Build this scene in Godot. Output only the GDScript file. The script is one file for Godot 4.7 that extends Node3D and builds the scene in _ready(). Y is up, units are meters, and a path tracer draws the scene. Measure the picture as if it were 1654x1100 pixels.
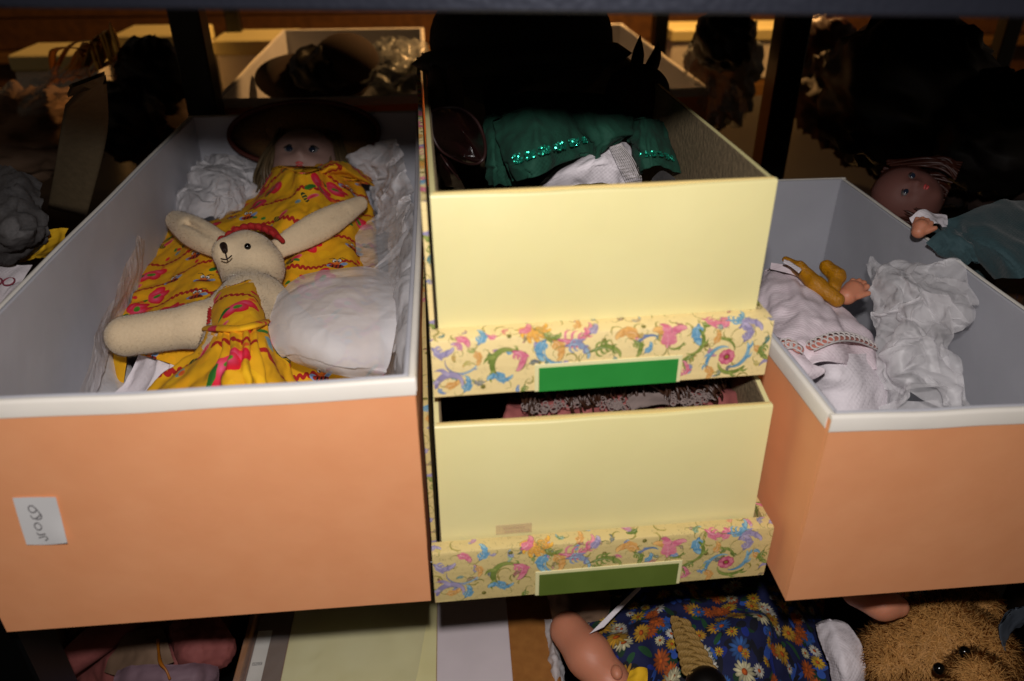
extends Node3D

var M := {}
var used := {}


func V(x, y, z) -> Vector3:
	return Vector3(x, y, z)


# ------------------------------------------------------------------ names
func numbered(called: String) -> String:
	if not used.has(called):
		used[called] = 0
		return called
	used[called] += 1
	return "%s_%03d" % [called, used[called]]


func tag(o: Node3D, label: String, category := "", group := "", kind := "") -> Node3D:
	if label:
		o.set_meta("label", label)
	if category:
		o.set_meta("category", category)
	if group:
		o.set_meta("group", group)
	if kind:
		o.set_meta("kind", kind)
	return o


func thing(called: String, label: String, category: String, at := Vector3.ZERO, group := "") -> Node3D:
	var o := Node3D.new()
	o.name = numbered(called)
	add_child(o)
	o.position = at
	return tag(o, label, category, group)


# a mesh given in scene axes, put under its thing (whose own place is taken off)
func put(called: String, m: Mesh, material: Material, parent: Node3D = self) -> MeshInstance3D:
	var o := MeshInstance3D.new()
	o.mesh = m
	o.material_override = material
	if parent == self:
		o.name = numbered(called)
		add_child(o)
	else:
		o.name = called
		parent.add_child(o, true)
		var n: Node = parent
		var t := Transform3D()
		while n != self:
			t = (n as Node3D).transform * t
			n = n.get_parent()
		o.transform = t.affine_inverse()
	return o


func structure(called: String, m: Mesh, material: Material) -> MeshInstance3D:
	var o := put(called, m, material)
	o.set_meta("kind", "structure")
	return o


# ------------------------------------------------------------------ shapes
func grid_mesh(pts: PackedVector3Array, uv: PackedVector2Array, nu: int, nv: int, thick := 0.0) -> ArrayMesh:
	# nu x nv points, row after row
	var st := SurfaceTool.new()
	st.begin(Mesh.PRIMITIVE_TRIANGLES)
	st.set_smooth_group(0)
	for i in pts.size():
		st.set_uv(uv[i])
		st.add_vertex(pts[i])
	for j in nv - 1:
		for i in nu - 1:
			var a := j * nu + i
			for k in [a, a + 1, a + nu, a + 1, a + nu + 1, a + nu]:
				st.add_index(k)
	st.generate_normals()
	if thick <= 0.0:
		return st.commit()
	var arr := st.commit_to_arrays()
	var p: PackedVector3Array = arr[Mesh.ARRAY_VERTEX]
	var n: PackedVector3Array = arr[Mesh.ARRAY_NORMAL]
	var s2 := SurfaceTool.new()
	s2.begin(Mesh.PRIMITIVE_TRIANGLES)
	s2.set_smooth_group(0)
	for side in 2:
		for i in p.size():
			s2.set_uv(uv[i])
			s2.add_vertex(p[i] + n[i] * (thick * (0.5 - side)))
	var m := p.size()
	for j in nv - 1:
		for i in nu - 1:
			var a := j * nu + i
			for k in [a, a + 1, a + nu, a + 1, a + nu + 1, a + nu]:
				s2.add_index(k)
			for k in [a, a + nu, a + 1, a + 1, a + nu, a + nu + 1]:
				s2.add_index(k + m)
	var ring := []
	for i in nu:
		ring.append(i)
	for j in range(1, nv):
		ring.append(j * nu + nu - 1)
	for i in range(nu - 2, -1, -1):
		ring.append((nv - 1) * nu + i)
	for j in range(nv - 2, -1, -1):
		ring.append(j * nu)
	for k in ring.size() - 1:
		var a: int = ring[k]
		var b: int = ring[k + 1]
		for q in [a, a + m, b, b, a + m, b + m]:
			s2.add_index(q)
	s2.generate_normals()
	return s2.commit()


func spline(c: Array, t: float) -> Vector3:
	var n := c.size()
	var f := clampf(t, 0.0, 1.0) * (n - 1)
	var i := mini(int(f), n - 2)
	var a: Vector3 = c[maxi(i - 1, 0)]
	var b: Vector3 = c[i]
	var d: Vector3 = c[i + 1]
	var e: Vector3 = c[mini(i + 2, n - 1)]
	return b.cubic_interpolate(d, a, e, f - i)


# creases of crumpled paper: flat facets between sharp folds
class Crumple:
	var dirs := []
	var noise := FastNoiseLite.new()

	func _init(seed_: int, freq: float) -> void:
		var rng := RandomNumberGenerator.new()
		rng.seed = seed_ * 77 + 5
		noise.seed = seed_
		noise.frequency = freq * 0.5
		for i in 9:
			var d := Vector3(rng.randfn(), rng.randfn(), rng.randfn()).normalized()
			var k := pow(2.0, rng.randf_range(-1.1, 1.3))
			dirs.append([d * freq * k, rng.randf() * 10.0, 1.0 / k, rng.randf_range(0.25, 0.7)])

	func at(p: Vector3) -> float:
		var sum := 0.0
		var w := noise.get_noise_3dv(p)
		var w2 := noise.get_noise_3dv(p + Vector3(9, 4, 2))
		for i in dirs.size():
			var d: Array = dirs[i]
			var x: float = p.dot(d[0]) + d[1] + d[3] * (w if i % 2 else w2) * 2.2
			sum += (absf(x - floorf(x) - 0.5) * 4.0 - 1.0) * d[2]
		return sum / 5.0


# a soft sheet through rows of points: o = {wr, fr, seed, folds, fold, fold0, tile, thick, ridged, xz}
func quilt(rows: Array, nu: int, nv: int, o := {}) -> ArrayMesh:
	var noise := FastNoiseLite.new()
	noise.seed = o.get("seed", 1)
	noise.noise_type = FastNoiseLite.TYPE_SIMPLEX_SMOOTH
	noise.frequency = o.get("fr", 40.0)
	noise.fractal_octaves = o.get("oct", 3)
	noise.fractal_type = FastNoiseLite.FRACTAL_FBM
	var ridged: bool = o.get("ridged", false)
	var ragged: float = o.get("ragged", 0.0)
	var creases := Crumple.new(o.get("seed", 1), o.get("fr", 40.0) * 0.8)
	var pts := PackedVector3Array()
	var uv := PackedVector2Array()
	var tile: float = o.get("tile", 0.0)
	for j in nv:
		var v := float(j) / (nv - 1)
		var col := []
		var across := []
		for r in rows.size():
			across.append(r)
		for i in nu:
			var u := float(i) / (nu - 1)
			var line := []
			for r in rows:
				line.append(spline(r, u))
			pts.append(spline(line, v))
			uv.append(Vector2(u, v))
	# displacement along the rough normal
	var wr: float = o.get("wr", 0.0)
	var folds: float = o.get("folds", 0.0)
	var fold: float = o.get("fold", 0.0)
	var fold0: float = o.get("fold0", 0.2)
	var out := PackedVector3Array()
	out.resize(pts.size())
	for j in nv:
		for i in nu:
			var k := j * nu + i
			var du := pts[j * nu + mini(i + 1, nu - 1)] - pts[j * nu + maxi(i - 1, 0)]
			var dv := pts[mini(j + 1, nv - 1) * nu + i] - pts[maxi(j - 1, 0) * nu + i]
			var n := dv.cross(du)
			n = n.normalized() if n.length() > 1e-12 else Vector3.UP
			if n.y < 0.0 and not o.get("raw", false):
				n = -n
			var p := pts[k]
			var d := wr * noise.get_noise_3dv(p)
			if ridged:
				d = wr * (creases.at(p) * 0.75 + 0.5 * noise.get_noise_3dv(p * 0.3))
			if fold > 0.0:
				var u := float(i) / (nu - 1)
				var v := float(j) / (nv - 1)
				d += fold * (fold0 + (1.0 - fold0) * v) * sin(TAU * folds * u + 1.5 * noise.get_noise_2d(u * 0.05, v * 0.02 + 7.0) * 4.0 + v * 1.3)
			if ragged > 0.0:
				p += du.normalized() * ragged * noise.get_noise_3dv(p * 0.8 + Vector3(5, 0, 0)) + dv.normalized() * ragged * noise.get_noise_3dv(p * 0.8 + Vector3(0, 7, 3))
			out[k] = p + n * d
			if tile > 0.0:
				uv[k] = Vector2(p.x, p.z) / tile
	return grid_mesh(out, uv, nu, nv, o.get("thick", 0.0))


# a bent round bar; radii along it; flat squeezes it along axis
func tube(c: Array, r: Array, seg := 12, steps := 24, squash := 1.0, axis := Vector3.UP, tile := 0.0) -> ArrayMesh:
	var rr := []
	for x in r:
		rr.append(Vector3(x, 0, 0))
	var pts := PackedVector3Array()
	var uv := PackedVector2Array()
	var side := Vector3.ZERO
	var cap := 5
	var rows := 0
	for j in range(-cap, steps + cap + 1):
		var t := clampf(float(j) / steps, 0.0, 1.0)
		var p := spline(c, t)
		var d := (spline(c, minf(t + 0.02, 1.0)) - spline(c, maxf(t - 0.02, 0.0))).normalized()
		if side == Vector3.ZERO:
			side = d.cross(axis)
			if side.length() < 0.05:
				side = d.cross(Vector3.RIGHT)
			side = side.normalized()
		side = (side - d * side.dot(d)).normalized()
		var other := side.cross(d)
		var rad := spline(rr, t).x
		if j < 0:
			var a := float(-j) / cap * PI / 2
			p -= d * rad * sin(a) * 0.9
			rad *= cos(a)
		elif j > steps:
			var a := float(j - steps) / cap * PI / 2
			p += d * rad * sin(a) * 0.9
			rad *= cos(a)
		rad = maxf(rad, 1e-5)
		for i in seg + 1:
			var a := TAU * i / seg
			pts.append(p + side * cos(a) * rad + other * sin(a) * rad * squash)
			uv.append(Vector2(float(i) / seg, t))
		rows += 1
	if tile > 0.0:
		for k in pts.size():
			uv[k] = Vector2(pts[k].x, pts[k].z) / tile
	return weld(pts, uv, seg + 1, rows)


# like grid_mesh, with the seam of a closed row smoothed (last column = first column)
func weld(pts: PackedVector3Array, uv: PackedVector2Array, nu: int, nv: int) -> ArrayMesh:
	var nrm := PackedVector3Array()
	nrm.resize(pts.size())
	var idx := PackedInt32Array()
	for j in nv - 1:
		for i in nu - 1:
			var a := j * nu + i
			for t in [[a, a + 1, a + nu], [a + 1, a + nu + 1, a + nu]]:
				var n := (pts[t[2]] - pts[t[0]]).cross(pts[t[1]] - pts[t[0]])
				for k in t:
					nrm[k] += n
					idx.append(k)
	for j in nv:
		var s := nrm[j * nu] + nrm[j * nu + nu - 1]
		nrm[j * nu] = s
		nrm[j * nu + nu - 1] = s
	for j in [0, nv - 1]:
		var s := Vector3.ZERO
		for i in nu:
			s += nrm[j * nu + i]
		if pts[j * nu].distance_to(pts[j * nu + nu / 2]) < 1e-4:
			for i in nu:
				nrm[j * nu + i] = s
	for k in nrm.size():
		nrm[k] = nrm[k].normalized()
	var arr := []
	arr.resize(Mesh.ARRAY_MAX)
	arr[Mesh.ARRAY_VERTEX] = pts
	arr[Mesh.ARRAY_NORMAL] = nrm
	arr[Mesh.ARRAY_TEX_UV] = uv
	arr[Mesh.ARRAY_INDEX] = idx
	var m := ArrayMesh.new()
	m.add_surface_from_arrays(Mesh.PRIMITIVE_TRIANGLES, arr)
	return m


# a lump: sphere grid, fn(direction) gives the distance from the middle in each direction
func lump(c: Vector3, b: Basis, fn: Callable, seg := 32, rings := 24) -> ArrayMesh:
	var pts := PackedVector3Array()
	var uv := PackedVector2Array()
	for j in rings + 1:
		var th := PI * j / rings
		for i in seg + 1:
			var ph := TAU * i / seg
			var d := Vector3(sin(th) * cos(ph), cos(th), sin(th) * sin(ph))
			pts.append(c + b * (d * float(fn.call(d))))
			uv.append(Vector2(float(i) / seg, float(j) / rings))
	return weld(pts, uv, seg + 1, rings + 1)


func ball(c: Vector3, r: Vector3, b := Basis(), seg := 20, rings := 14) -> ArrayMesh:
	return lump(c, b * Basis.from_scale(r), func(_d): return 1.0, seg, rings)


# a board: box with eased edges between two corners, in its own turned frame
func board(st: SurfaceTool, t: Transform3D, lo: Vector3, hi: Vector3, e := 0.0006) -> void:
	e = minf(e, (hi - lo)[(hi - lo).min_axis_index()] * 0.45)
	var c := (lo + hi) / 2.0
	var h := (hi - lo) / 2.0
	var corner := func(s: Vector3, ax: int) -> Vector3:
		var k := Vector3(h.x - e, h.y - e, h.z - e)
		k[ax] = h[ax]
		return t * (c + k * s)
	var quad := func(a, b, d, g, n: Vector3):
		var out: Vector3 = (b - a).cross(d - a)
		var q := [a, b, d, a, d, g]
		if out.dot(t.basis * n) > 0.0:
			q = [a, d, b, a, g, d]
		var size := hi - lo
		for p in q:
			var l: Vector3 = t.affine_inverse() * p - lo
			st.set_uv(Vector2(l.x, size.y - l.y) if absf(n.z) > 0.6 else (Vector2(l.z, size.y - l.y) if absf(n.x) > 0.6 else Vector2(l.x, l.z)))
			st.set_smooth_group(-1)
			st.add_vertex(p)
	for ax in 3:
		var u := (ax + 1) % 3
		var w := (ax + 2) % 3
		for s in [-1.0, 1.0]:
			var n := Vector3.ZERO
			n[ax] = s
			var pts := []
			for q in [[-1, -1], [1, -1], [1, 1], [-1, 1]]:
				var sg := Vector3.ZERO
				sg[ax] = s
				sg[u] = q[0]
				sg[w] = q[1]
				pts.append(corner.call(sg, ax))
			quad.call(pts[0], pts[1], pts[2], pts[3], n)
	for ax in 3:
		var u := (ax + 1) % 3
		var w := (ax + 2) % 3
		for su in [-1.0, 1.0]:
			for sw in [-1.0, 1.0]:
				var a := Vector3.ZERO
				a[u] = su
				a[w] = sw
				var a0 := a
				var a1 := a
				a0[ax] = -1.0
				a1[ax] = 1.0
				quad.call(corner.call(a0, u), corner.call(a1, u), corner.call(a1, w), corner.call(a0, w), a.normalized())
	for sx in [-1.0, 1.0]:
		for sy in [-1.0, 1.0]:
			for sz in [-1.0, 1.0]:
				var s := Vector3(sx, sy, sz)
				var a: Vector3 = corner.call(s, 0)
				var b: Vector3 = corner.call(s, 1)
				var d: Vector3 = corner.call(s, 2)
				var q := [a, b, d]
				if (b - a).cross(d - a).dot(t.basis * s) > 0.0:
					q = [a, d, b]
				for p in q:
					st.set_uv(Vector2(0.001, 0.001))
					st.add_vertex(p)


func boards(list: Array, t := Transform3D(), e := 0.0006) -> ArrayMesh:
	var st := SurfaceTool.new()
	st.begin(Mesh.PRIMITIVE_TRIANGLES)
	for b in list:
		board(st, t, b[0], b[1], e)
	st.generate_normals()
	return st.commit()


# a profile (x, y) drawn along z from z0 to z1 in frame t; closed; turns under 40 degrees are smooth
func extrude(profile: Array, t: Transform3D, z0: float, z1: float, bow := 0.0, length := 1.0, high := 1.0) -> ArrayMesh:
	var st := SurfaceTool.new()
	st.begin(Mesh.PRIMITIVE_TRIANGLES)
	var n := profile.size()
	var area := 0.0
	for i in n:
		area += profile[i].cross(profile[(i + 1) % n])
	var nr := []
	for i in n:
		var e: Vector2 = (profile[(i + 1) % n] - profile[i]).normalized()
		nr.append(Vector2(e.y, -e.x) * signf(area))
	# a wall that bulges a little towards its free edge, which is not quite straight
	var bent := func(x: float, y: float, z: float) -> Vector3:
		if bow == 0.0:
			return Vector3(x, y, z)
		var q := clampf(z / length, 0.0, 1.0)
		var up := clampf(y / high, 0.0, 1.0)
		return Vector3(x + bow * up * up * sin(PI * q), y - up * (0.0011 * sin(PI * q) + 0.0004 * sin(q * 17.0 + length * 40.0) * sin(PI * q)), z)
	var steps := 1 if bow == 0.0 else 20
	var d := 0.0
	for i in n:
		var a: Vector2 = profile[i]
		var b: Vector2 = profile[(i + 1) % n]
		var e := a.distance_to(b)
		var na: Vector2 = nr[i]
		var nb: Vector2 = nr[i]
		if na.dot(nr[(i + n - 1) % n]) > 0.76:
			na = (na + nr[(i + n - 1) % n]).normalized()
		if nb.dot(nr[(i + 1) % n]) > 0.76:
			nb = (nb + nr[(i + 1) % n]).normalized()
		for k in steps:
			var y0 := lerpf(z0, z1, float(k) / steps)
			var y1 := lerpf(z0, z1, float(k + 1) / steps)
			var q := [[a, y0, d, na], [b, y0, d + e, nb], [b, y1, d + e, nb], [a, y0, d, na], [b, y1, d + e, nb], [a, y1, d, na]]
			if (area > 0.0) != (z1 < z0):
				q = [q[0], q[2], q[1], q[3], q[5], q[4]]
			for p in q:
				st.set_normal((t.basis * Vector3(p[3].x, p[3].y, 0)).normalized())
				st.set_uv(Vector2(p[1], p[2]))
				st.add_vertex(t * bent.call(p[0].x, p[0].y, p[1]))
		d += e
	var flat := PackedVector2Array(profile)
	var tri := Geometry2D.triangulate_polygon(flat)
	for z in [z0, z1]:
		var up := Vector3(0, 0, -1.0 if z == z0 else 1.0)
		for k in range(0, tri.size(), 3):
			var ids := [tri[k], tri[k + 1], tri[k + 2]]
			var turn := (flat[ids[1]] - flat[ids[0]]).cross(flat[ids[2]] - flat[ids[0]])
			if (turn > 0.0) == (z == z1):
				ids.reverse()
			for i in ids:
				st.set_normal((t.basis * up).normalized())
				st.set_uv(flat[i])
				st.add_vertex(t * bent.call(flat[i].x, flat[i].y, z))
	return st.commit()


# bones: [a, b, ra, rb, optional axis that is squeezed, by how much]; joined with a smooth minimum, then surface nets. cut: bones taken away
func flesh(bones: Array, cell: float, k := 0.006, cut := [], fuzz := 0.0) -> ArrayMesh:
	var lo := Vector3(1e9, 1e9, 1e9)
	var hi := -lo
	for b in bones:
		var r := maxf(b[2], b[3]) + 3.0 * cell
		for p in [b[0], b[1]]:
			lo = lo.min(p - Vector3(r, r, r))
			hi = hi.max(p + Vector3(r, r, r))
	var n := Vector3i(((hi - lo) / cell).ceil()) + Vector3i.ONE
	var f := PackedFloat32Array()
	f.resize(n.x * n.y * n.z)
	f.fill(1.0)
	var noise := FastNoiseLite.new()
	noise.seed = 5
	noise.frequency = 120.0
	for b in bones:
		var a: Vector3 = b[0]
		var ab: Vector3 = b[1] - a
		if b.size() > 4:
			ab += b[4] * ab.dot(b[4]) * (b[5] - 1.0)
		var l2 := maxf(ab.length_squared(), 1e-12)
		var r := maxf(b[2], b[3]) + k + 2.5 * cell
		var i0 := Vector3i(((a.min(b[1]) - lo - Vector3(r, r, r)) / cell).floor()).max(Vector3i.ZERO)
		var i1 := Vector3i(((a.max(b[1]) - lo + Vector3(r, r, r)) / cell).ceil()).min(n - Vector3i.ONE)
		for z in range(i0.z, i1.z + 1):
			for y in range(i0.y, i1.y + 1):
				for x in range(i0.x, i1.x + 1):
					var p := lo + Vector3(x, y, z) * cell
					var q := p - a
					if b.size() > 4:
						q += b[4] * q.dot(b[4]) * (b[5] - 1.0)
					var t := clampf(q.dot(ab) / l2, 0.0, 1.0)
					var off := q - ab * t
					var d: float = off.length() - lerpf(b[2], b[3], t)
					var at := (z * n.y + y) * n.x + x
					var o := f[at]
					var kk: float = b[6] if b.size() > 6 else k
					var h := maxf(kk - absf(d - o), 0.0) / kk
					f[at] = minf(d, o) - h * h * kk * 0.25
	for b in cut:
		var a: Vector3 = b[0]
		var ab: Vector3 = b[1] - a
		var l2 := maxf(ab.length_squared(), 1e-12)
		var r := maxf(b[2], b[3]) + k + 2.5 * cell
		var i0 := Vector3i(((a.min(b[1]) - lo - Vector3(r, r, r)) / cell).floor()).max(Vector3i.ZERO)
		var i1 := Vector3i(((a.max(b[1]) - lo + Vector3(r, r, r)) / cell).ceil()).min(n - Vector3i.ONE)
		for z in range(i0.z, i1.z + 1):
			for y in range(i0.y, i1.y + 1):
				for x in range(i0.x, i1.x + 1):
					var p := lo + Vector3(x, y, z) * cell
					var t := clampf((p - a).dot(ab) / l2, 0.0, 1.0)
					var d: float = lerpf(b[2], b[3], t) - p.distance_to(a + ab * t)
					var at := (z * n.y + y) * n.x + x
					var o := f[at]
					var h := maxf(k - absf(d - o), 0.0) / k
					f[at] = maxf(d, o) + h * h * k * 0.25
	if fuzz > 0.0:
		for z in n.z:
			for y in n.y:
				for x in n.x:
					var at := (z * n.y + y) * n.x + x
					if absf(f[at]) < 4.0 * cell:
						f[at] += fuzz * noise.get_noise_3dv(lo + Vector3(x, y, z) * cell)
	var id := PackedInt32Array()
	id.resize(f.size())
	id.fill(-1)
	var st := SurfaceTool.new()
	st.begin(Mesh.PRIMITIVE_TRIANGLES)
	st.set_smooth_group(0)
	var count := 0
	var step := [1, n.x, n.x * n.y]
	for z in n.z - 1:
		for y in n.y - 1:
			for x in n.x - 1:
				var at := (z * n.y + y) * n.x + x
				var sum := Vector3.ZERO
				var hits := 0
				for ax in 3:
					var u: int = (ax + 1) % 3
					var w: int = (ax + 2) % 3
					for q in 4:
						var off := Vector3i.ZERO
						off[u] = q & 1
						off[w] = q >> 1
						var s: int = at + off.x * step[0] + off.y * step[1] + off.z * step[2]
						var d0 := f[s]
						var d1 := f[s + step[ax]]
						if (d0 < 0.0) != (d1 < 0.0):
							var g := Vector3(off)
							g[ax] += d0 / (d0 - d1)
							sum += g
							hits += 1
				if hits:
					id[at] = count
					count += 1
					var pos := lo + (Vector3(x, y, z) + sum / hits) * cell
					st.set_uv(Vector2(pos.x, pos.z))
					st.add_vertex(pos)
	for z in range(1, n.z - 1):
		for y in range(1, n.y - 1):
			for x in range(1, n.x - 1):
				var at := (z * n.y + y) * n.x + x
				for ax in 3:
					var d0 := f[at]
					var d1 := f[at + step[ax]]
					if (d0 < 0.0) == (d1 < 0.0):
						continue
					var su: int = step[(ax + 1) % 3]
					var sw: int = step[(ax + 2) % 3]
					var q := [id[at - su - sw], id[at - sw], id[at], id[at - su]]
					if q.min() < 0:
						continue
					if d0 < 0.0:
						q.reverse()
					for i in [0, 1, 2, 0, 2, 3]:
						st.add_index(q[i])
	st.generate_normals()
	return st.commit()


# hairs on a mesh, joined into one mesh: thin blades that lean along comb
func fur(src: ArrayMesh, count: int, length: float, width: float, comb: Vector3, rough := 0.6, seed_ := 3) -> ArrayMesh:
	var rng := RandomNumberGenerator.new()
	rng.seed = seed_
	var arr := src.surface_get_arrays(0)
	var p: PackedVector3Array = arr[Mesh.ARRAY_VERTEX]
	var nn: PackedVector3Array = arr[Mesh.ARRAY_NORMAL]
	var ix: PackedInt32Array = arr[Mesh.ARRAY_INDEX]
	var total := ix.size() / 3
	var areas := PackedFloat32Array()
	var sum := 0.0
	for t in total:
		sum += (p[ix[t * 3 + 1]] - p[ix[t * 3]]).cross(p[ix[t * 3 + 2]] - p[ix[t * 3]]).length()
		areas.append(sum)
	var st := SurfaceTool.new()
	st.begin(Mesh.PRIMITIVE_TRIANGLES)
	for c in count:
		var t := mini(areas.bsearch(rng.randf() * sum), total - 1)
		var a := rng.randf()
		var b := rng.randf()
		if a + b > 1.0:
			a = 1.0 - a
			b = 1.0 - b
		var i0 := ix[t * 3]
		var i1 := ix[t * 3 + 1]
		var i2 := ix[t * 3 + 2]
		var q := p[i0] + (p[i1] - p[i0]) * a + (p[i2] - p[i0]) * b
		var n := (nn[i0] * (1.0 - a - b) + nn[i1] * a + nn[i2] * b).normalized()
		var rnd := Vector3(rng.randfn(), rng.randfn(), rng.randfn()) * rough
		var d := (n + comb + rnd).normalized()
		if d.dot(n) < 0.15:
			d = (d + n * 0.5).normalized()
		var l := length * rng.randf_range(0.5, 1.2)
		var s := d.cross(Vector3(rng.randfn(), rng.randfn(), rng.randfn())).normalized() * width
		var mid := q + d * l * 0.55 + n * l * 0.12
		var tip := q + d * l + (comb * 0.4 + rnd * 0.2) * l * 0.4
		var shade := rng.randf_range(0.72, 1.15)
		st.set_color(Color(shade, shade, shade))
		st.set_normal(n)
		if (2.0 * s).cross(mid - q).dot(n) > 0.0:
			s = -s
		for v in [q - s, q + s, mid + s * 0.7, q - s, mid + s * 0.7, mid - s * 0.7, mid - s * 0.7, mid + s * 0.7, tip]:
			st.add_vertex(v)
	return st.commit()


# a smooth curl of hair strands between points
func strands(list: Array, r: float, seg := 6, steps := 18) -> ArrayMesh:
	var st := SurfaceTool.new()
	st.begin(Mesh.PRIMITIVE_TRIANGLES)
	for c in list:
		st.append_from(tube(c, [r, r, r * 0.6], seg, steps), 0, Transform3D())
	return st.commit()


func joined(list: Array) -> ArrayMesh:
	var st := SurfaceTool.new()
	st.begin(Mesh.PRIMITIVE_TRIANGLES)
	for m in list:
		st.append_from(m, 0, Transform3D())
	return st.commit()


func facing(fwd: Vector3, up: Vector3) -> Basis:
	# z looks along fwd, y towards up
	var z := fwd.normalized()
	var x := up.cross(z).normalized()
	return Basis(x, z.cross(x), z)


# ------------------------------------------------------------------ prints
func disc(im: Image, x: float, y: float, r: float, c: Color) -> void:
	var w := im.get_width()
	var h := im.get_height()
	var n := int(ceil(r))
	for dy in range(-n, n + 1):
		var q := r * r - dy * dy
		if q <= 0.0:
			continue
		var s := sqrt(q)
		var x0 := int(round(x - s))
		var l := maxi(int(round(2.0 * s)), 1)
		var yy := posmod(int(round(y)) + dy, h)
		im.fill_rect(Rect2i(x0, yy, l, 1), c)
		if x0 < 0:
			im.fill_rect(Rect2i(x0 + w, yy, l, 1), c)
		elif x0 + l > w:
			im.fill_rect(Rect2i(x0 - w, yy, l, 1), c)


func oval(im: Image, x: float, y: float, rx: float, ry: float, turn: float, c: Color, c2 = null) -> void:
	var w := im.get_width()
	var h := im.get_height()
	var n := int(ceil(maxf(rx, ry)))
	var cs := cos(turn)
	var sn := sin(turn)
	for dy in range(-n, n + 1):
		for dx in range(-n, n + 1):
			var a := (dx * cs + dy * sn) / rx
			var b := (-dx * sn + dy * cs) / ry
			var d := a * a + b * b
			if d <= 1.0:
				var col := c
				if c2 != null:
					col = c.lerp(c2, clampf(sqrt(d) * 0.9 + a * 0.3, 0.0, 1.0))
				im.set_pixel(posmod(int(x) + dx, w), posmod(int(y) + dy, h), col)


# a painted stroke through points; width swells and ends in points; colour runs from c0 to c1
func brush(im: Image, p: Array, w0: float, w1: float, c0: Color, c1: Color, taper := true) -> void:
	var c := []
	var length := 0.0
	for i in p.size():
		c.append(Vector3(p[i].x, p[i].y, 0))
		if i:
			length += p[i].distance_to(p[i - 1])
	var n := maxi(int(length / 1.5), 2)
	for i in n + 1:
		var t := float(i) / n
		var q := spline(c, t)
		var w := lerpf(w0, w1, t)
		if taper:
			w *= pow(sin(PI * clampf(t * 0.94 + 0.03, 0.0, 1.0)), 0.6)
		disc(im, q.x, q.y, maxf(w, 0.6), c0.lerp(c1, t))


# acanthus leaf on a thin stem: curved body, small curling lobes, lighter vein
func leaf(im: Image, x: float, y: float, l: float, turn: float, bend: float, c0: Color, c1: Color, fat := 0.24) -> void:
	var d := Vector2(cos(turn), sin(turn))
	var s := Vector2(-d.y, d.x)
	var o := Vector2(x, y)
	var side := 1.0 if bend >= 0.0 else -1.0
	var mid := o + d * l * 0.5 + s * bend * l
	var tip := o + d * l * 0.95 - s * side * l * 0.16
	var hook := tip + d * l * 0.02 - s * side * l * 0.16
	var stem := Color(0.50, 0.47, 0.20)
	brush(im, [o, o - d * l * 0.25 - s * side * l * 0.10, o - d * l * 0.38 - s * side * l * 0.36, o - d * l * 0.20 - s * side * l * 0.52], 2.6, 1.2, stem, stem.lightened(0.25), false)
	var body := [o, o.lerp(mid, 0.6) + s * bend * l * 0.1, mid, mid.lerp(tip, 0.6) + s * side * l * 0.05, tip, hook]
	brush(im, body, l * fat * 0.55 + 1.6, l * fat * 0.40 + 1.4, c1.darkened(0.42), c1.darkened(0.30))
	brush(im, body, l * fat * 0.52, l * fat * 0.36, c1, c0)
	for i in 4:
		var q: Vector2 = o.lerp(mid, 0.35 + 0.32 * i) if i < 3 else mid.lerp(tip, 0.5)
		for k in [-1.0, 1.0]:
			var r := l * (0.17 - 0.022 * i)
			brush(im, [q, q + s * k * r + d * r * 0.2, q + s * k * r * 1.45 + d * r * 0.9, q + s * k * r * 1.2 + d * r * 1.5], l * fat * 0.36, 0.9, c0.lerp(c1, 0.3 + 0.2 * i), c1.lerp(c0, 0.4))
			brush(im, [q, q + s * k * r * 0.9 + d * r * 0.3, q + s * k * r * 1.3 + d * r * 0.9], 1.0, 0.6, c1.darkened(0.25), c1)
	brush(im, [o + d * l * 0.05, o.lerp(mid, 0.7), mid.lerp(tip, 0.8)], 1.6, 0.8, c0.lightened(0.45), c0.lightened(0.6))
	brush(im, [o + s * side * l * 0.05, mid + s * side * l * fat * 0.3], 1.1, 0.7, c1.darkened(0.2), c1)


func scroll(im: Image, x: float, y: float, r: float, a0: float, sweep: float, w: float, c0: Color, c1: Color) -> void:
	var p := []
	for i in 9:
		var t := i / 8.0
		var a := a0 + sweep * t
		var q := r * (1.0 - 0.55 * t)
		p.append(Vector2(x + cos(a) * q, y + sin(a) * q))
	brush(im, p, w + 1.2, w * 0.4, c0.darkened(0.4), c1.darkened(0.4))
	brush(im, p, w, w * 0.3, c0, c1)
	for i in [1, 3]:
		var d: Vector2 = (p[i] - Vector2(x, y)).normalized()
		brush(im, [p[i], p[i] + d * w * 1.6 + d.orthogonal() * w, p[i] + d * w * 2.0 + d.orthogonal() * w * 2.6], w * 0.8, 0.8, c1, c0)


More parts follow.
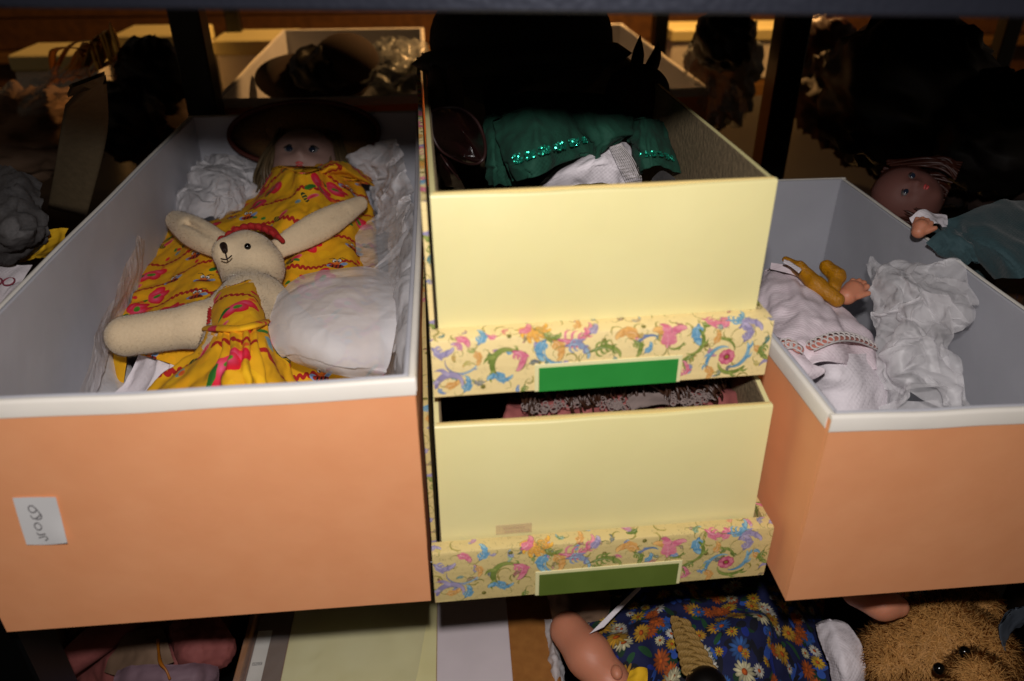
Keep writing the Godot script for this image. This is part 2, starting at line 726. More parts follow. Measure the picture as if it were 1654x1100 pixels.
func floral_print(seed_: int, dulled := 0.0) -> Image:
	# 2048 px = 0.227 m across; the rows run from the back of the ledge down the front face
	var k := 2048.0 / 1460.0
	var W := 2048
	var H := 512
	var im := Image.create(W, H, false, Image.FORMAT_RGB8)
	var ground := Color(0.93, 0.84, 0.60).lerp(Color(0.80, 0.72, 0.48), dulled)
	im.fill(ground)
	var rng := RandomNumberGenerator.new()
	rng.seed = seed_
	var pen := Color(0.56, 0.52, 0.36)
	for i in 420:
		# fine pen scribbles of the ground
		var o := Vector2(rng.randf() * W, rng.randf() * H)
		var p := [o]
		var a := rng.randf() * TAU
		for j in 5:
			a += rng.randf_range(0.5, 1.5)
			o += Vector2(cos(a), sin(a)) * rng.randf_range(5, 13)
			p.append(o)
		brush(im, p, 0.9, 0.7, ground.lerp(pen, rng.randf_range(0.25, 0.8)), ground.lerp(pen, 0.4), false)
	var T := func(x: float, y: float) -> Vector2:
		# from the drawn strip (x 130..1590, y along the slanting crease) to the print
		var u := (x - 130.0) / 1460.0
		return Vector2(u * W, (y - (230.0 - 105.0 * u)) * k * 0.98 + 118.0)
	var pink := Color(0.80, 0.38, 0.50)
	var rose := Color(0.90, 0.60, 0.62)
	var blue := Color(0.30, 0.52, 0.68)
	var sky := Color(0.60, 0.76, 0.80)
	var violet := Color(0.50, 0.47, 0.62)
	var lilac := Color(0.74, 0.69, 0.78)
	var orange := Color(0.80, 0.57, 0.30)
	var peach := Color(0.92, 0.73, 0.44)
	var green := Color(0.38, 0.47, 0.19)
	var moss := Color(0.64, 0.67, 0.36)
	var L := func(x, y, l, deg, bend, c0, c1, fat = 0.24):
		var q: Vector2 = T.call(x, y)
		leaf(im, q.x, q.y, l * k * 1.0, deg_to_rad(deg), bend, c0, c1, fat)
	var S := func(x, y, r, deg, sweep, w, c0, c1):
		var q: Vector2 = T.call(x, y)
		scroll(im, q.x, q.y, r * k * 1.05, deg_to_rad(deg), deg_to_rad(sweep), w * k * 1.2, c0, c1)
	var star := func(x, y):
		var q: Vector2 = T.call(x, y)
		for i in 14:
			var a := TAU * i / 14
			brush(im, [q, q + Vector2(cos(a), sin(a)) * rng.randf_range(22, 36)], 0.9, 0.6, Color(0.55, 0.5, 0.32), Color(0.7, 0.64, 0.45), false)
		disc(im, q.x, q.y, 14, Color(0.42, 0.40, 0.18))
		disc(im, q.x - 3, q.y - 3, 6, Color(0.55, 0.53, 0.28))
	# small filling leaves and tendrils under the main motifs
	for i in 90:
		var x := (float(i) + rng.randf()) / 90.0 * 1460.0 + 130.0
		var yy := 120.0 + rng.randf() * 330.0 - (x - 130.0) / 1460.0 * 105.0
		var c0: Color = [moss, sky, rose, peach, lilac, green][rng.randi() % 6]
		var c1: Color = [green, blue, pink, orange, violet, moss][rng.randi() % 6]
		var o: Vector2 = T.call(x, yy)
		if i % 3 == 0:
			scroll(im, o.x, o.y, rng.randf_range(22, 42) * k, rng.randf() * TAU, rng.randf_range(2.0, 4.0), 3.2 * k, Color(0.66, 0.60, 0.30), Color(0.50, 0.50, 0.20))
		else:
			leaf(im, o.x, o.y, rng.randf_range(28, 50) * k, rng.randf() * TAU, rng.randf_range(-0.2, 0.2), c0, c1, 0.26)
	for s in [[455, 207], [855, 225], [1025, 160], [1305, 243], [340, 440], [700, 400], [1120, 330]]:
		star.call(s[0], s[1])
	# left end
	S.call(230, 300, 95, 20, 150, 5, sky, violet)
	L.call(135, 262, 85, 20, 0.25, lilac, violet, 0.28)
	L.call(235, 215, 62, 25, -0.1, rose, pink, 0.40)
	L.call(325, 245, 80, -70, 0.15, sky, blue, 0.26)
	L.call(312, 275, 60, 70, -0.1, peach, orange, 0.26)
	S.call(215, 440, 72, 180, 190, 16, violet, lilac)
	L.call(180, 440, 62, -10, 0.0, peach, orange, 0.30)
	L.call(258, 465, 72, -65, 0.1, sky, blue, 0.26)
	# first big scroll
	S.call(455, 320, 82, 125, 200, 14, green, moss)
	S.call(470, 335, 66, -95, 170, 7, moss, green)
	L.call(470, 275, 85, 62, -0.35, rose, pink, 0.34)
	L.call(440, 405, 78, -160, 0.1, sky, blue, 0.30)
	L.call(520, 430, 60, 80, 0.2, moss, green, 0.22)
	L.call(405, 385, 60, 20, 0.3, sky, blue, 0.25)
	# sunflower over the crease
	for i in 7:
		L.call(565, 168, 66, -20 + i * 36, 0.1, Color(0.95, 0.72, 0.25), orange, 0.28)
	L.call(500, 190, 74, -40, 0.1, rose, pink, 0.36)
	L.call(600, 195, 70, 20, 0.2, moss, green, 0.26)
	L.call(605, 225, 85, 110, 0.15, sky, blue, 0.34)
	L.call(640, 225, 88, 60, -0.15, peach, orange, 0.30)
	S.call(640, 260, 70, 60, 120, 6, blue, sky)
	# sweeping pair
	L.call(660, 222, 165, -14, 0.20, rose, pink, 0.13)
	L.call(795, 195, 66, -48, 0.0, lilac, violet, 0.28)
	L.call(735, 165, 62, -60, 0.1, peach, orange, 0.25)
	L.call(690, 250, 115, 14, -0.18, sky, violet, 0.18)
	L.call(800, 275, 130, -4, -0.12, moss, green, 0.15)
	L.call(1000, 205, 90, 195, 0.18, peach, orange, 0.36)
	L.call(985, 225, 70, 60, -0.2, moss, green, 0.28)
	S.call(1080, 245, 70, 195, 90, 6, violet, blue)
	L.call(1035, 280, 50, -50, 0.1, sky, blue, 0.3)
	# tulip
	L.call(1128, 250, 95, -112, 0.25, peach, orange, 0.36)
	L.call(1138, 250, 100, -66, -0.2, rose, pink, 0.34)
	L.call(1132, 255, 108, -90, 0.0, pink, rose, 0.28)
	S.call(1150, 225, 52, 10, 120, 5, green, moss)
	L.call(1262, 150, 88, 92, 0.1, sky, blue, 0.32)
	S.call(1225, 245, 75, -60, 160, 9, green, moss)
	L.call(1255, 290, 75, 120, 0.3, moss, green, 0.24)
	L.call(1340, 235, 56, -70, 0.1, peach, orange, 0.34)
	L.call(1205, 390, 68, -70, 0.3, rose, pink, 0.22)
	# right end
	L.call(1290, 110, 105, 18, 0.18, rose, pink, 0.22)
	L.call(1370, 165, 60, -70, 0.1, pink, rose, 0.3)
	L.call(1385, 128, 110, -18, 0.18, sky, blue, 0.16)
	L.call(1440, 165, 100, -10, -0.25, lilac, violet, 0.24)
	L.call(1470, 225, 78, -80, 0.2, lilac, violet, 0.34)
	S.call(1405, 300, 95, 150, 120, 9, blue, sky)
	S.call(1405, 300, 98, -35, 110, 10, sky, blue)
	S.call(1405, 300, 92, 30, 120, 10, green, moss)
	S.call(1400, 295, 84, 245, 80, 6, moss, green)
	L.call(1318, 345, 62, 70, -0.2, peach, orange, 0.36)
	L.call(1520, 245, 50, 40, 0.1, peach, orange, 0.3)
	L.call(1565, 230, 80, 85, 0.2, moss, green, 0.22)
	var q: Vector2 = T.call(1402, 298)
	for i in 9:
		var a := TAU * i / 9
		disc(im, q.x + cos(a) * 33, q.y + sin(a) * 33, 19, Color(0.72, 0.20, 0.38))
	for i in 9:
		var a := TAU * i / 9
		disc(im, q.x + cos(a) * 33, q.y + sin(a) * 33, 15, rose.lerp(pink, 0.4 + 0.5 * (i % 2)))
	disc(im, q.x, q.y, 21, Color(0.62, 0.14, 0.3))
	disc(im, q.x, q.y, 12, Color(0.55, 0.5, 0.2))
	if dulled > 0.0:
		# a coarser pen ground on the print with the darker ground
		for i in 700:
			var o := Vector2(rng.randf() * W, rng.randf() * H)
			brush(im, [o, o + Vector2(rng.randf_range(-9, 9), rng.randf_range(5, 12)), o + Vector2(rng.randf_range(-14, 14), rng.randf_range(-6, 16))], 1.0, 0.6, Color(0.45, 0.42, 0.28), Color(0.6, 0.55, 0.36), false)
	return im


func bug_print() -> Image:
	# yellow cotton: red ric-rac, pink flowers, small bees; 1024 px = one repeat
	var im := Image.create(1024, 1024, false, Image.FORMAT_RGB8)
	im.fill(Color(0.90, 0.66, 0.02))
	var rng := RandomNumberGenerator.new()
	rng.seed = 11
	for i in 160:
		disc(im, rng.randf() * 1024, rng.randf() * 1024, rng.randf_range(10, 40), Color(0.93, 0.71, 0.03).lerp(Color(0.95, 0.62, 0.02), rng.randf() * 0.5))
	for r in 3:
		var p := []
		for i in 65:
			p.append(Vector2(i * 16.0, 130.0 + r * 341.0 + 70.0 * sin(TAU * i / 64.0 + r) + (11.0 if i % 2 else -11.0)))
		brush(im, p, 8, 8, Color(0.68, 0.10, 0.07), Color(0.72, 0.10, 0.09), false)
	var spots := [[120, 300], [420, 250], [760, 330], [940, 90], [230, 640], [560, 600], [880, 620], [90, 930], [420, 940], [720, 930], [610, 60], [290, 40], [980, 420], [330, 480], [650, 450], [40, 480], [800, 780], [560, 790], [160, 790], [500, 160]]
	for i in spots.size():
		var x: float = spots[i][0]
		var y: float = spots[i][1]
		var a := i * 1.3
		match i % 4:
			0, 2:
				# a pink flower with a green eye
				for j in 3:
					var b := a + j * 0.9
					oval(im, x + cos(b) * 46, y + sin(b) * 46, 62, 40, b, Color(0.96, 0.40, 0.55), Color(0.88, 0.06, 0.16))
				oval(im, x + cos(a + 0.9) * 30, y + sin(a + 0.9) * 30, 24, 19, a, Color(0.25, 0.50, 0.10), Color(0.40, 0.62, 0.12))
				oval(im, x - 50, y + 46, 42, 15, 2.3, Color(0.12, 0.38, 0.10), Color(0.2, 0.5, 0.12))
			1:
				# a bee: striped body, wings, big eyes, feelers
				oval(im, x - 36, y + 34, 26, 17, 0.5, Color(0.42, 0.55, 0.78), Color(0.62, 0.70, 0.80))
				oval(im, x + 40, y + 20, 26, 16, -0.5, Color(0.42, 0.55, 0.78), Color(0.62, 0.70, 0.80))
				oval(im, x, y + 40, 46, 20, 0.2, Color(0.75, 0.22, 0.08), Color(0.5, 0.1, 0.08))
				for j in 3:
					oval(im, x - 22 + j * 22, y + 40, 5, 17, 0.2, Color(0.06, 0.05, 0.03))
				oval(im, x, y + 2, 26, 22, 0, Color(0.90, 0.50, 0.12), Color(0.8, 0.35, 0.1))
				for s in [-1, 1]:
					oval(im, x + s * 14, y - 12, 13, 15, 0, Color(0.05, 0.05, 0.05))
					oval(im, x + s * 14, y - 12, 11, 13, 0, Color(0.95, 0.95, 0.92))
					oval(im, x + s * 11, y - 8, 5, 7, 0, Color(0.03, 0.03, 0.03))
					brush(im, [Vector2(x + s * 10, y - 26), Vector2(x + s * 24, y - 44), Vector2(x + s * 44, y - 42)], 2.5, 2.5, Color(0.05, 0.05, 0.05), Color(0.05, 0.05, 0.05), false)
			3:
				# a wasp in side view and a blue drop
				oval(im, x, y, 40, 20, 0.9, Color(0.14, 0.30, 0.10), Color(0.07, 0.16, 0.06))
				for j in 3:
					oval(im, x - 12 + j * 12, y - 15 + j * 15, 4, 19, 0.9, Color(0.85, 0.65, 0.1))
				oval(im, x + 44, y - 20, 40, 18, -0.8, Color(0.86, 0.10, 0.22), Color(0.95, 0.45, 0.5))
				oval(im, x - 44, y + 50, 18, 26, 0.3, Color(0.40, 0.55, 0.70), Color(0.62, 0.68, 0.55))
	for i in 26:
		var x := rng.randf() * 1024
		var y := rng.randf() * 1024
		var c: Color = [Color(0.92, 0.36, 0.06), Color(0.86, 0.10, 0.10), Color(0.20, 0.48, 0.10)][i % 3]
		oval(im, x, y, 20, 14, rng.randf() * 3, c, c.lightened(0.15))
	return im


func daisy_print() -> Image:
	var im := Image.create(1024, 1024, false, Image.FORMAT_RGB8)
	im.fill(Color(0.045, 0.08, 0.26))
	var rng := RandomNumberGenerator.new()
	rng.seed = 23
	for i in 220:
		oval(im, rng.randf() * 1024, rng.randf() * 1024, rng.randf_range(18, 60), rng.randf_range(10, 24), rng.randf() * 3, [Color(0.07, 0.15, 0.48), Color(0.05, 0.19, 0.10), Color(0.02, 0.03, 0.10), Color(0.10, 0.28, 0.16), Color(0.16, 0.30, 0.62)][rng.randi() % 5])
	for i in 110:
		var x := rng.randf() * 1024
		var y := rng.randf() * 1024
		var c: Color = [Color(0.88, 0.70, 0.16), Color(0.82, 0.38, 0.10), Color(0.90, 0.88, 0.82), Color(0.20, 0.40, 0.70), Color(0.86, 0.64, 0.16), Color(0.92, 0.88, 0.70)][i % 6]
		var r := rng.randf_range(26, 62)
		var n := 11 + rng.randi() % 4
		for j in n:
			var a := TAU * j / n + i
			var cc := c.darkened(rng.randf() * 0.3)
			oval(im, x + cos(a) * r * 0.6, y + sin(a) * r * 0.6, r * rng.randf_range(0.34, 0.46), r * 0.15, a, cc, cc.darkened(0.3))
		oval(im, x, y, r * 0.26, r * 0.26, 0, Color(0.85, 0.40, 0.06), Color(0.45, 0.18, 0.03))
	return im


func scribble(im: Image, p: Array, w: float, c: Color) -> void:
	brush(im, p, w, w, c, c, false)


func price_print() -> Image:
	# handwritten number running down a small white sticker
	var im := Image.create(256, 300, false, Image.FORMAT_RGB8)
	im.fill(Color(0.86, 0.86, 0.86))
	var ink := Color(0.42, 0.41, 0.42)
	var D := func(list):
		var p := []
		for q in list:
			p.append(Vector2(q[0], q[1]))
		scribble(im, p, 3.4, ink)
	D.call([[118, 62], [98, 66], [90, 84], [104, 100], [126, 96], [132, 80], [118, 66], [136, 84], [150, 112]])
	D.call([[92, 118], [104, 134], [128, 128], [150, 112], [146, 134], [120, 140]])
	D.call([[108, 160], [96, 178], [106, 198], [128, 194], [134, 176], [120, 160], [106, 164]])
	D.call([[96, 216], [104, 226], [140, 222]])
	D.call([[98, 244], [136, 236], [144, 252], [128, 262]])
	return im


func tape_print() -> Image:
	# see-through tape; its print shows from behind, mirrored and worn
	var im := Image.create(512, 128, false, Image.FORMAT_RGBA8)
	im.fill(Color(0.80, 0.68, 0.58, 0.55))
	return im


func speckle(a: Color, b: Color, freq: float, size := 256, oct := 4, seed_ := 1) -> NoiseTexture2D:
	var t := NoiseTexture2D.new()
	t.width = size
	t.height = size
	t.seamless = true
	t.generate_mipmaps = false
	var n := FastNoiseLite.new()
	n.frequency = freq
	n.fractal_octaves = oct
	n.seed = seed_
	t.noise = n
	var g := Gradient.new()
	g.set_color(0, a)
	g.set_color(1, b)
	t.color_ramp = g
	return t


func bumps(freq: float, strength: float, size := 256, seed_ := 2, oct := 4) -> NoiseTexture2D:
	var t := NoiseTexture2D.new()
	t.width = size
	t.height = size
	t.seamless = true
	t.as_normal_map = true
	t.bump_strength = strength
	t.generate_mipmaps = false
	var n := FastNoiseLite.new()
	n.frequency = freq
	n.fractal_octaves = oct
	n.seed = seed_
	t.noise = n
	return t


# cloth weave as a normal map
func weave(n := 64, deep := 2.0) -> ImageTexture:
	var im := Image.create(256, 256, false, Image.FORMAT_RGB8)
	for y in 256:
		for x in 256:
			var a := sin(TAU * x * n / 256.0 / 2.0) * sin(TAU * y * n / 256.0 / 2.0) * 0.5 + 0.5
			im.set_pixel(x, y, Color(a, a, a))
	im.bump_map_to_normal_map(deep)
	return ImageTexture.create_from_image(im)


# the facets of crumpled paper as a normal map
func crease_map(seed_: int, deep: float) -> ImageTexture:
	var c := Crumple.new(seed_, 5.0)
	var fine := Crumple.new(seed_ + 1, 14.0)
	var n := 320
	var im := Image.create(n, n, false, Image.FORMAT_RGB8)
	for y in n:
		for x in n:
			var p := Vector3(float(x) / n, float(y) / n, 0.3)
			var h := 0.5 + 0.35 * c.at(p) + 0.10 * fine.at(p)
			im.set_pixel(x, y, Color(h, h, h))
	im.bump_map_to_normal_map(deep)
	return ImageTexture.create_from_image(im)


func sm(c: Color, rough := 0.8, o := {}) -> StandardMaterial3D:
	var m := StandardMaterial3D.new()
	m.albedo_color = c
	m.roughness = rough
	m.metallic_specular = o.get("spec", 0.5)
	m.metallic = o.get("metal", 0.0)
	m.cull_mode = BaseMaterial3D.CULL_DISABLED
	if o.has("tex"):
		m.albedo_texture = o.tex
	if o.has("normal"):
		m.normal_enabled = true
		m.normal_texture = o.normal
		m.normal_scale = o.get("ns", 1.0)
	if o.has("tri"):
		m.uv1_triplanar = true
		m.uv1_world_triplanar = true
		m.uv1_scale = Vector3.ONE * float(o.tri)
	if o.has("uv"):
		m.uv1_scale = o.uv
	if o.has("alpha"):
		m.transparency = BaseMaterial3D.TRANSPARENCY_ALPHA
		m.albedo_color.a = o.alpha
	if o.has("rim"):
		m.rim_enabled = true
		m.rim = o.rim
		m.rim_tint = 0.6
	if o.has("coat"):
		m.clearcoat_enabled = true
		m.clearcoat = o.coat
		m.clearcoat_roughness = o.get("coat_rough", 0.1)
	if o.has("back"):
		m.backlight_enabled = true
		m.backlight = o.back
	if o.has("sss"):
		m.subsurf_scatter_enabled = true
		m.subsurf_scatter_strength = o.sss
	if o.get("vc", false):
		m.vertex_color_use_as_albedo = true
	return m


func make_materials() -> void:
	var paper := bumps(0.03, 2.0)
	var fine := bumps(0.12, 3.0, 256, 4)
	var cloth := weave(64, 2.0)
	M.peach = sm(Color(1, 1, 1), 0.62, {"tex": speckle(Color(0.925, 0.63, 0.435), Color(0.945, 0.66, 0.465), 0.02), "normal": paper, "ns": 0.06, "tri": 4.0})
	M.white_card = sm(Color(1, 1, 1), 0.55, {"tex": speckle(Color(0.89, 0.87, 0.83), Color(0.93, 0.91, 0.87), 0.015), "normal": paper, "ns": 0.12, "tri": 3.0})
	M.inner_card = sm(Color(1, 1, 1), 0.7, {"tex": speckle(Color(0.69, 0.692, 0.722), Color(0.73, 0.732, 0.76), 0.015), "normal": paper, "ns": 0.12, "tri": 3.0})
	M.cream_card = sm(Color(1, 1, 1), 0.38, {"tex": speckle(Color(0.86, 0.82, 0.585), Color(0.89, 0.85, 0.62), 0.01), "normal": paper, "ns": 0.08, "tri": 3.0})
	M.cream_rim = sm(Color(0.86, 0.76, 0.50), 0.6)
	M.grey_board = sm(Color(1, 1, 1), 0.85, {"tex": speckle(Color(0.41, 0.35, 0.25), Color(0.48, 0.41, 0.30), 0.06), "normal": fine, "ns": 0.3, "tri": 6.0})
	M.brown_card = sm(Color(1, 1, 1), 0.8, {"tex": speckle(Color(0.60, 0.38, 0.15), Color(0.68, 0.45, 0.20), 0.04), "tri": 6.0})
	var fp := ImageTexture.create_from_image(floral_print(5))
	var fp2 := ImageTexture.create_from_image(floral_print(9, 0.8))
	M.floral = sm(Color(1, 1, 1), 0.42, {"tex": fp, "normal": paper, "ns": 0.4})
	M.floral_dull = sm(Color(1, 1, 1), 0.45, {"tex": fp2, "normal": paper, "ns": 0.4})
	M.green_label = sm(Color(1, 1, 1), 0.5, {"tex": speckle(Color(0.15, 0.53, 0.21), Color(0.18, 0.57, 0.24), 0.02), "tri": 5.0})
	M.olive_label = sm(Color(1, 1, 1), 0.5, {"tex": speckle(Color(0.35, 0.42, 0.16), Color(0.39, 0.46, 0.19), 0.02), "tri": 5.0})
	M.label_edge = sm(Color(0.90, 0.87, 0.66), 0.5)
	M.sticker = sm(Color(1, 1, 1), 0.55, {"tex": ImageTexture.create_from_image(price_print())})
	M.tape = sm(Color(0.82, 0.66, 0.56), 0.35, {"alpha": 0.16})
	M.tape_ink = sm(Color(0.74, 0.64, 0.50), 0.6)
	M.fleece = sm(Color(1, 1, 1), 0.95, {"tex": speckle(Color(0.84, 0.75, 0.61), Color(0.89, 0.80, 0.66), 0.09), "normal": bumps(0.16, 4.0), "ns": 0.25, "tri": 14.0, "rim": 0.5})
	M.fleece_hair = sm(Color(0.90, 0.81, 0.67), 0.95, {"vc": true})
	var bug := ImageTexture.create_from_image(bug_print())
	M.yellow_print = sm(Color(1, 1, 1), 0.85, {"tex": bug, "normal": cloth, "ns": 0.0})
	M.ricrac = sm(Color(0.62, 0.07, 0.07), 0.8, {"rim": 0.3})
	M.bib_print = M.yellow_print.duplicate()
	var bib := Vector3(-0.1549, 0.1470, -0.5282) / 0.15
	M.bib_print.uv1_offset = Vector3(0.13 - bib.x, 0.30 - bib.z, 0)
	M.yellow_trim = sm(Color(0.92, 0.72, 0.10), 0.8)
	M.brown_thread = sm(Color(0.15, 0.08, 0.05), 0.6)
	M.black_bead = sm(Color(0.02, 0.015, 0.012), 0.15)
	var creased := crease_map(3, 10.0)
	M.tissue_dome = sm(Color(0.95, 0.94, 0.95), 0.7, {"alpha": 0.66, "normal": creased, "ns": 0.16, "tri": 4.0, "back": Color(0.5, 0.5, 0.5)})
	M.tissue = sm(Color(0.97, 0.96, 0.97), 0.45, {"alpha": 0.40, "normal": creased, "ns": 0.6, "tri": 9.0, "back": Color(0.3, 0.3, 0.3), "spec": 0.7})
	M.tissue_dense = sm(Color(0.93, 0.92, 0.93), 0.7, {"alpha": 0.62, "normal": creased, "ns": 0.5, "tri": 9.0, "back": Color(0.4, 0.4, 0.4)})
	M.cello = sm(Color(0.9, 0.92, 0.95), 0.06, {"alpha": 0.10, "spec": 0.7})
	M.plastic_wrap = sm(Color(0.75, 0.78, 0.80), 0.28, {"alpha": 0.30, "spec": 0.7})
	M.skin = sm(Color(0.80, 0.52, 0.40), 0.5, {"sss": 0.15})
	M.skin_shadowed = sm(Color(0.58, 0.46, 0.42), 0.6)  # skin darkened to put the upper shelf's shadow into the colour
	M.skin_pink = sm(Color(0.78, 0.48, 0.42), 0.5)
	M.skin_dimmed = sm(Color(0.42, 0.26, 0.23), 0.7)  # far right doll's skin, darkened in colour for the dim light there
	M.lip = sm(Color(0.72, 0.26, 0.26), 0.4)
	M.eye_white = sm(Color(0.82, 0.82, 0.82), 0.15)
	M.eye_shaded = sm(Color(0.46, 0.45, 0.45), 0.2)  # eye whites greyed to carry the shade over both dolls' faces
	M.iris = sm(Color(0.13, 0.16, 0.22), 0.1)
	M.blond_shadowed = sm(Color(0.34, 0.28, 0.19), 0.5)  # blond hair darkened in colour as if under the shelf's shadow
	M.red_hair = sm(Color(0.22, 0.08, 0.03), 0.45)
	M.dark_hair = sm(Color(0.035, 0.022, 0.015), 0.42)
	M.straw = sm(Color(1, 1, 1), 0.8, {"tex": speckle(Color(0.36, 0.25, 0.12), Color(0.48, 0.34, 0.17), 0.1), "normal": fine, "ns": 0.8, "tri": 12.0})
	M.orange_cord = sm(Color(0.30, 0.09, 0.03), 0.7)
	M.leather = sm(Color(1, 1, 1), 0.22, {"tex": speckle(Color(0.085, 0.035, 0.030), Color(0.12, 0.05, 0.045), 0.06), "normal": bumps(0.2, 5.0), "ns": 0.15, "tri": 14.0, "coat": 1.0, "coat_rough": 0.12})
	M.piping = sm(Color(0.16, 0.07, 0.06), 0.5)
	M.green_cloth = sm(Color(1, 1, 1), 0.85, {"tex": speckle(Color(0.03, 0.23, 0.17), Color(0.045, 0.28, 0.21), 0.2), "normal": cloth, "ns": 0.3, "tri": 9.0})
	M.sequin = sm(Color(0.20, 0.75, 0.62), 0.18, {"metal": 0.85})
	M.white_cloth = sm(Color(1, 1, 1), 0.85, {"tex": speckle(Color(0.88, 0.85, 0.87), Color(0.93, 0.90, 0.92), 0.15), "normal": cloth, "ns": 0.3, "tri": 9.0, "back": Color(0.2, 0.2, 0.2)})
	M.pink_white = sm(Color(1, 1, 1), 0.85, {"tex": speckle(Color(0.89, 0.82, 0.85), Color(0.93, 0.88, 0.90), 0.03), "normal": cloth, "ns": 0.3, "tri": 9.0})
	M.lace_shaded = sm(Color(0.50, 0.44, 0.42), 0.8)  # lace darkened in colour for the shade inside the lower box
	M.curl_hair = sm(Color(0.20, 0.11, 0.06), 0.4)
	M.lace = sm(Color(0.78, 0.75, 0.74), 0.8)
	M.mustard = sm(Color(1, 1, 1), 0.32, {"tex": speckle(Color(0.55, 0.34, 0.02), Color(0.88, 0.62, 0.08), 0.25), "normal": bumps(0.3, 8.0), "ns": 0.8, "tri": 16.0})
	M.teal_cloth = sm(Color(1, 1, 1), 0.8, {"tex": speckle(Color(0.17, 0.27, 0.29), Color(0.22, 0.33, 0.35), 0.08), "normal": cloth, "ns": 0.3, "tri": 8.0, "rim": 0.3})
	M.black_cloth = sm(Color(0.045, 0.035, 0.030), 0.8, {"rim": 0.4, "normal": cloth, "ns": 0.5, "tri": 5.0})
	M.brown_felt = sm(Color(0.15, 0.075, 0.035), 0.9)
	M.dark_card = sm(Color(0.12, 0.10, 0.08), 0.8)
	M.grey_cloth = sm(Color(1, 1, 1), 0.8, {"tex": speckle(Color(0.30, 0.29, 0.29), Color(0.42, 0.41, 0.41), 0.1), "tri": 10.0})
	M.silver_cloth = sm(Color(0.45, 0.47, 0.48), 0.35, {"metal": 0.3})
	M.gold_foil = sm(Color(0.85, 0.66, 0.30), 0.33, {"metal": 0.9})
	M.daisy = sm(Color(1, 1, 1), 0.85, {"tex": ImageTexture.create_from_image(daisy_print())})
	M.raffia = sm(Color(1, 1, 1), 0.7, {"tex": speckle(Color(0.50, 0.38, 0.18), Color(0.66, 0.53, 0.28), 0.15), "tri": 12.0})
	M.plush = sm(Color(1, 1, 1), 0.95, {"tex": speckle(Color(0.52, 0.36, 0.16), Color(0.66, 0.48, 0.24), 0.05), "tri": 9.0})
	M.plush_hair = sm(Color(0.77, 0.56, 0.30), 0.7, {"vc": true})
	M.pale_yellow = sm(Color(1, 1, 1), 0.6, {"tex": speckle(Color(0.90, 0.86, 0.62), Color(0.93, 0.90, 0.68), 0.02), "tri": 4.0})
	M.lilac_card = sm(Color(1, 1, 1), 0.6, {"tex": speckle(Color(0.87, 0.82, 0.83), Color(0.90, 0.85, 0.86), 0.02), "tri": 4.0})
	M.rose_cloth = sm(Color(1, 1, 1), 0.8, {"tex": speckle(Color(0.50, 0.26, 0.25), Color(0.58, 0.32, 0.30), 0.06), "tri": 8.0})
	M.mauve_cloth = sm(Color(0.48, 0.38, 0.42), 0.7)
	M.taupe_cloth = sm(Color(0.46, 0.36, 0.28), 0.8)
	M.gold_cord = sm(Color(0.62, 0.36, 0.06), 0.45)
	M.blue_ribbon = sm(Color(0.24, 0.27, 0.31), 0.35)
	M.rack = sm(Color(0.014, 0.014, 0.017), 0.35, {"spec": 0.5})
	M.rack_edge = sm(Color(0.16, 0.17, 0.21), 0.32, {"metal": 0.6, "normal": bumps(0.1, 3.0), "ns": 0.12, "tri": 8.0})
	M.wood = sm(Color(1, 1, 1), 0.6, {"tex": speckle(Color(0.28, 0.17, 0.06), Color(0.40, 0.26, 0.10), 0.03), "tri": 3.0})
	M.wood_pale = sm(Color(0.46, 0.33, 0.15), 0.6)
	M.lamp = sm(Color(1, 0.8, 0.5), 0.5)
	M.pink_lace = sm(Color(0.60, 0.22, 0.30), 0.8)


# ------------------------------------------------------------------ the place
func _ready() -> void:
	var cam := Camera3D.new()
	cam.name = "camera"
	cam.position = Vector3(0, 0.42, 0)
	cam.rotation_degrees = Vector3(-30.5, -5.35, 0)
	cam.fov = 47.13
	cam.near = 0.02
	cam.far = 30.0
	var lens := CameraAttributesPhysical.new()
	lens.frustum_focal_length = 18.0
	lens.frustum_focus_distance = 0.64
	lens.exposure_aperture = 3.4
	cam.attributes = lens
	add_child(cam)
	cam.fov = 47.13
	cam.current = true

	var env := Environment.new()
	env.background_mode = Environment.BG_COLOR
	env.background_color = Color(0.22, 0.185, 0.15)
	env.tonemap_mode = Environment.TONE_MAPPER_LINEAR
	env.tonemap_exposure = 1.0
	env.sdfgi_enabled = true
	env.ssao_enabled = true
	env.ssil_enabled = true
	var we := WorldEnvironment.new()
	we.name = "world_environment"
	we.environment = env
	add_child(we)

	# the flash of the camera, a hand's width above the lens
	var flash := SpotLight3D.new()
	flash.name = "camera_flash"
	flash.position = Vector3(0, 0.517, 0)
	flash.rotation_degrees = Vector3(-50, -5, 0)
	flash.light_color = Color(1.0, 0.975, 0.965)
	flash.light_energy = 0.34
	flash.light_size = 0.012
	flash.spot_range = 8.0
	flash.spot_attenuation = 2.0
	flash.spot_angle = 62.0
	flash.spot_angle_attenuation = 1.0
	flash.shadow_enabled = true
	add_child(flash)

	make_materials()
	racks()
	# warm lamp of the room behind the shelves
	hanging_lamp(Vector3(0.5, 0.95, -1.72), 1.5)
	left_box()
	centre_boxes()
	right_box()
	rabbit()
	big_doll()
	left_tissue()
	upper_contents()
	lower_contents()
	right_contents()
	beside_boxes()
	back_row()
	lower_shelf()


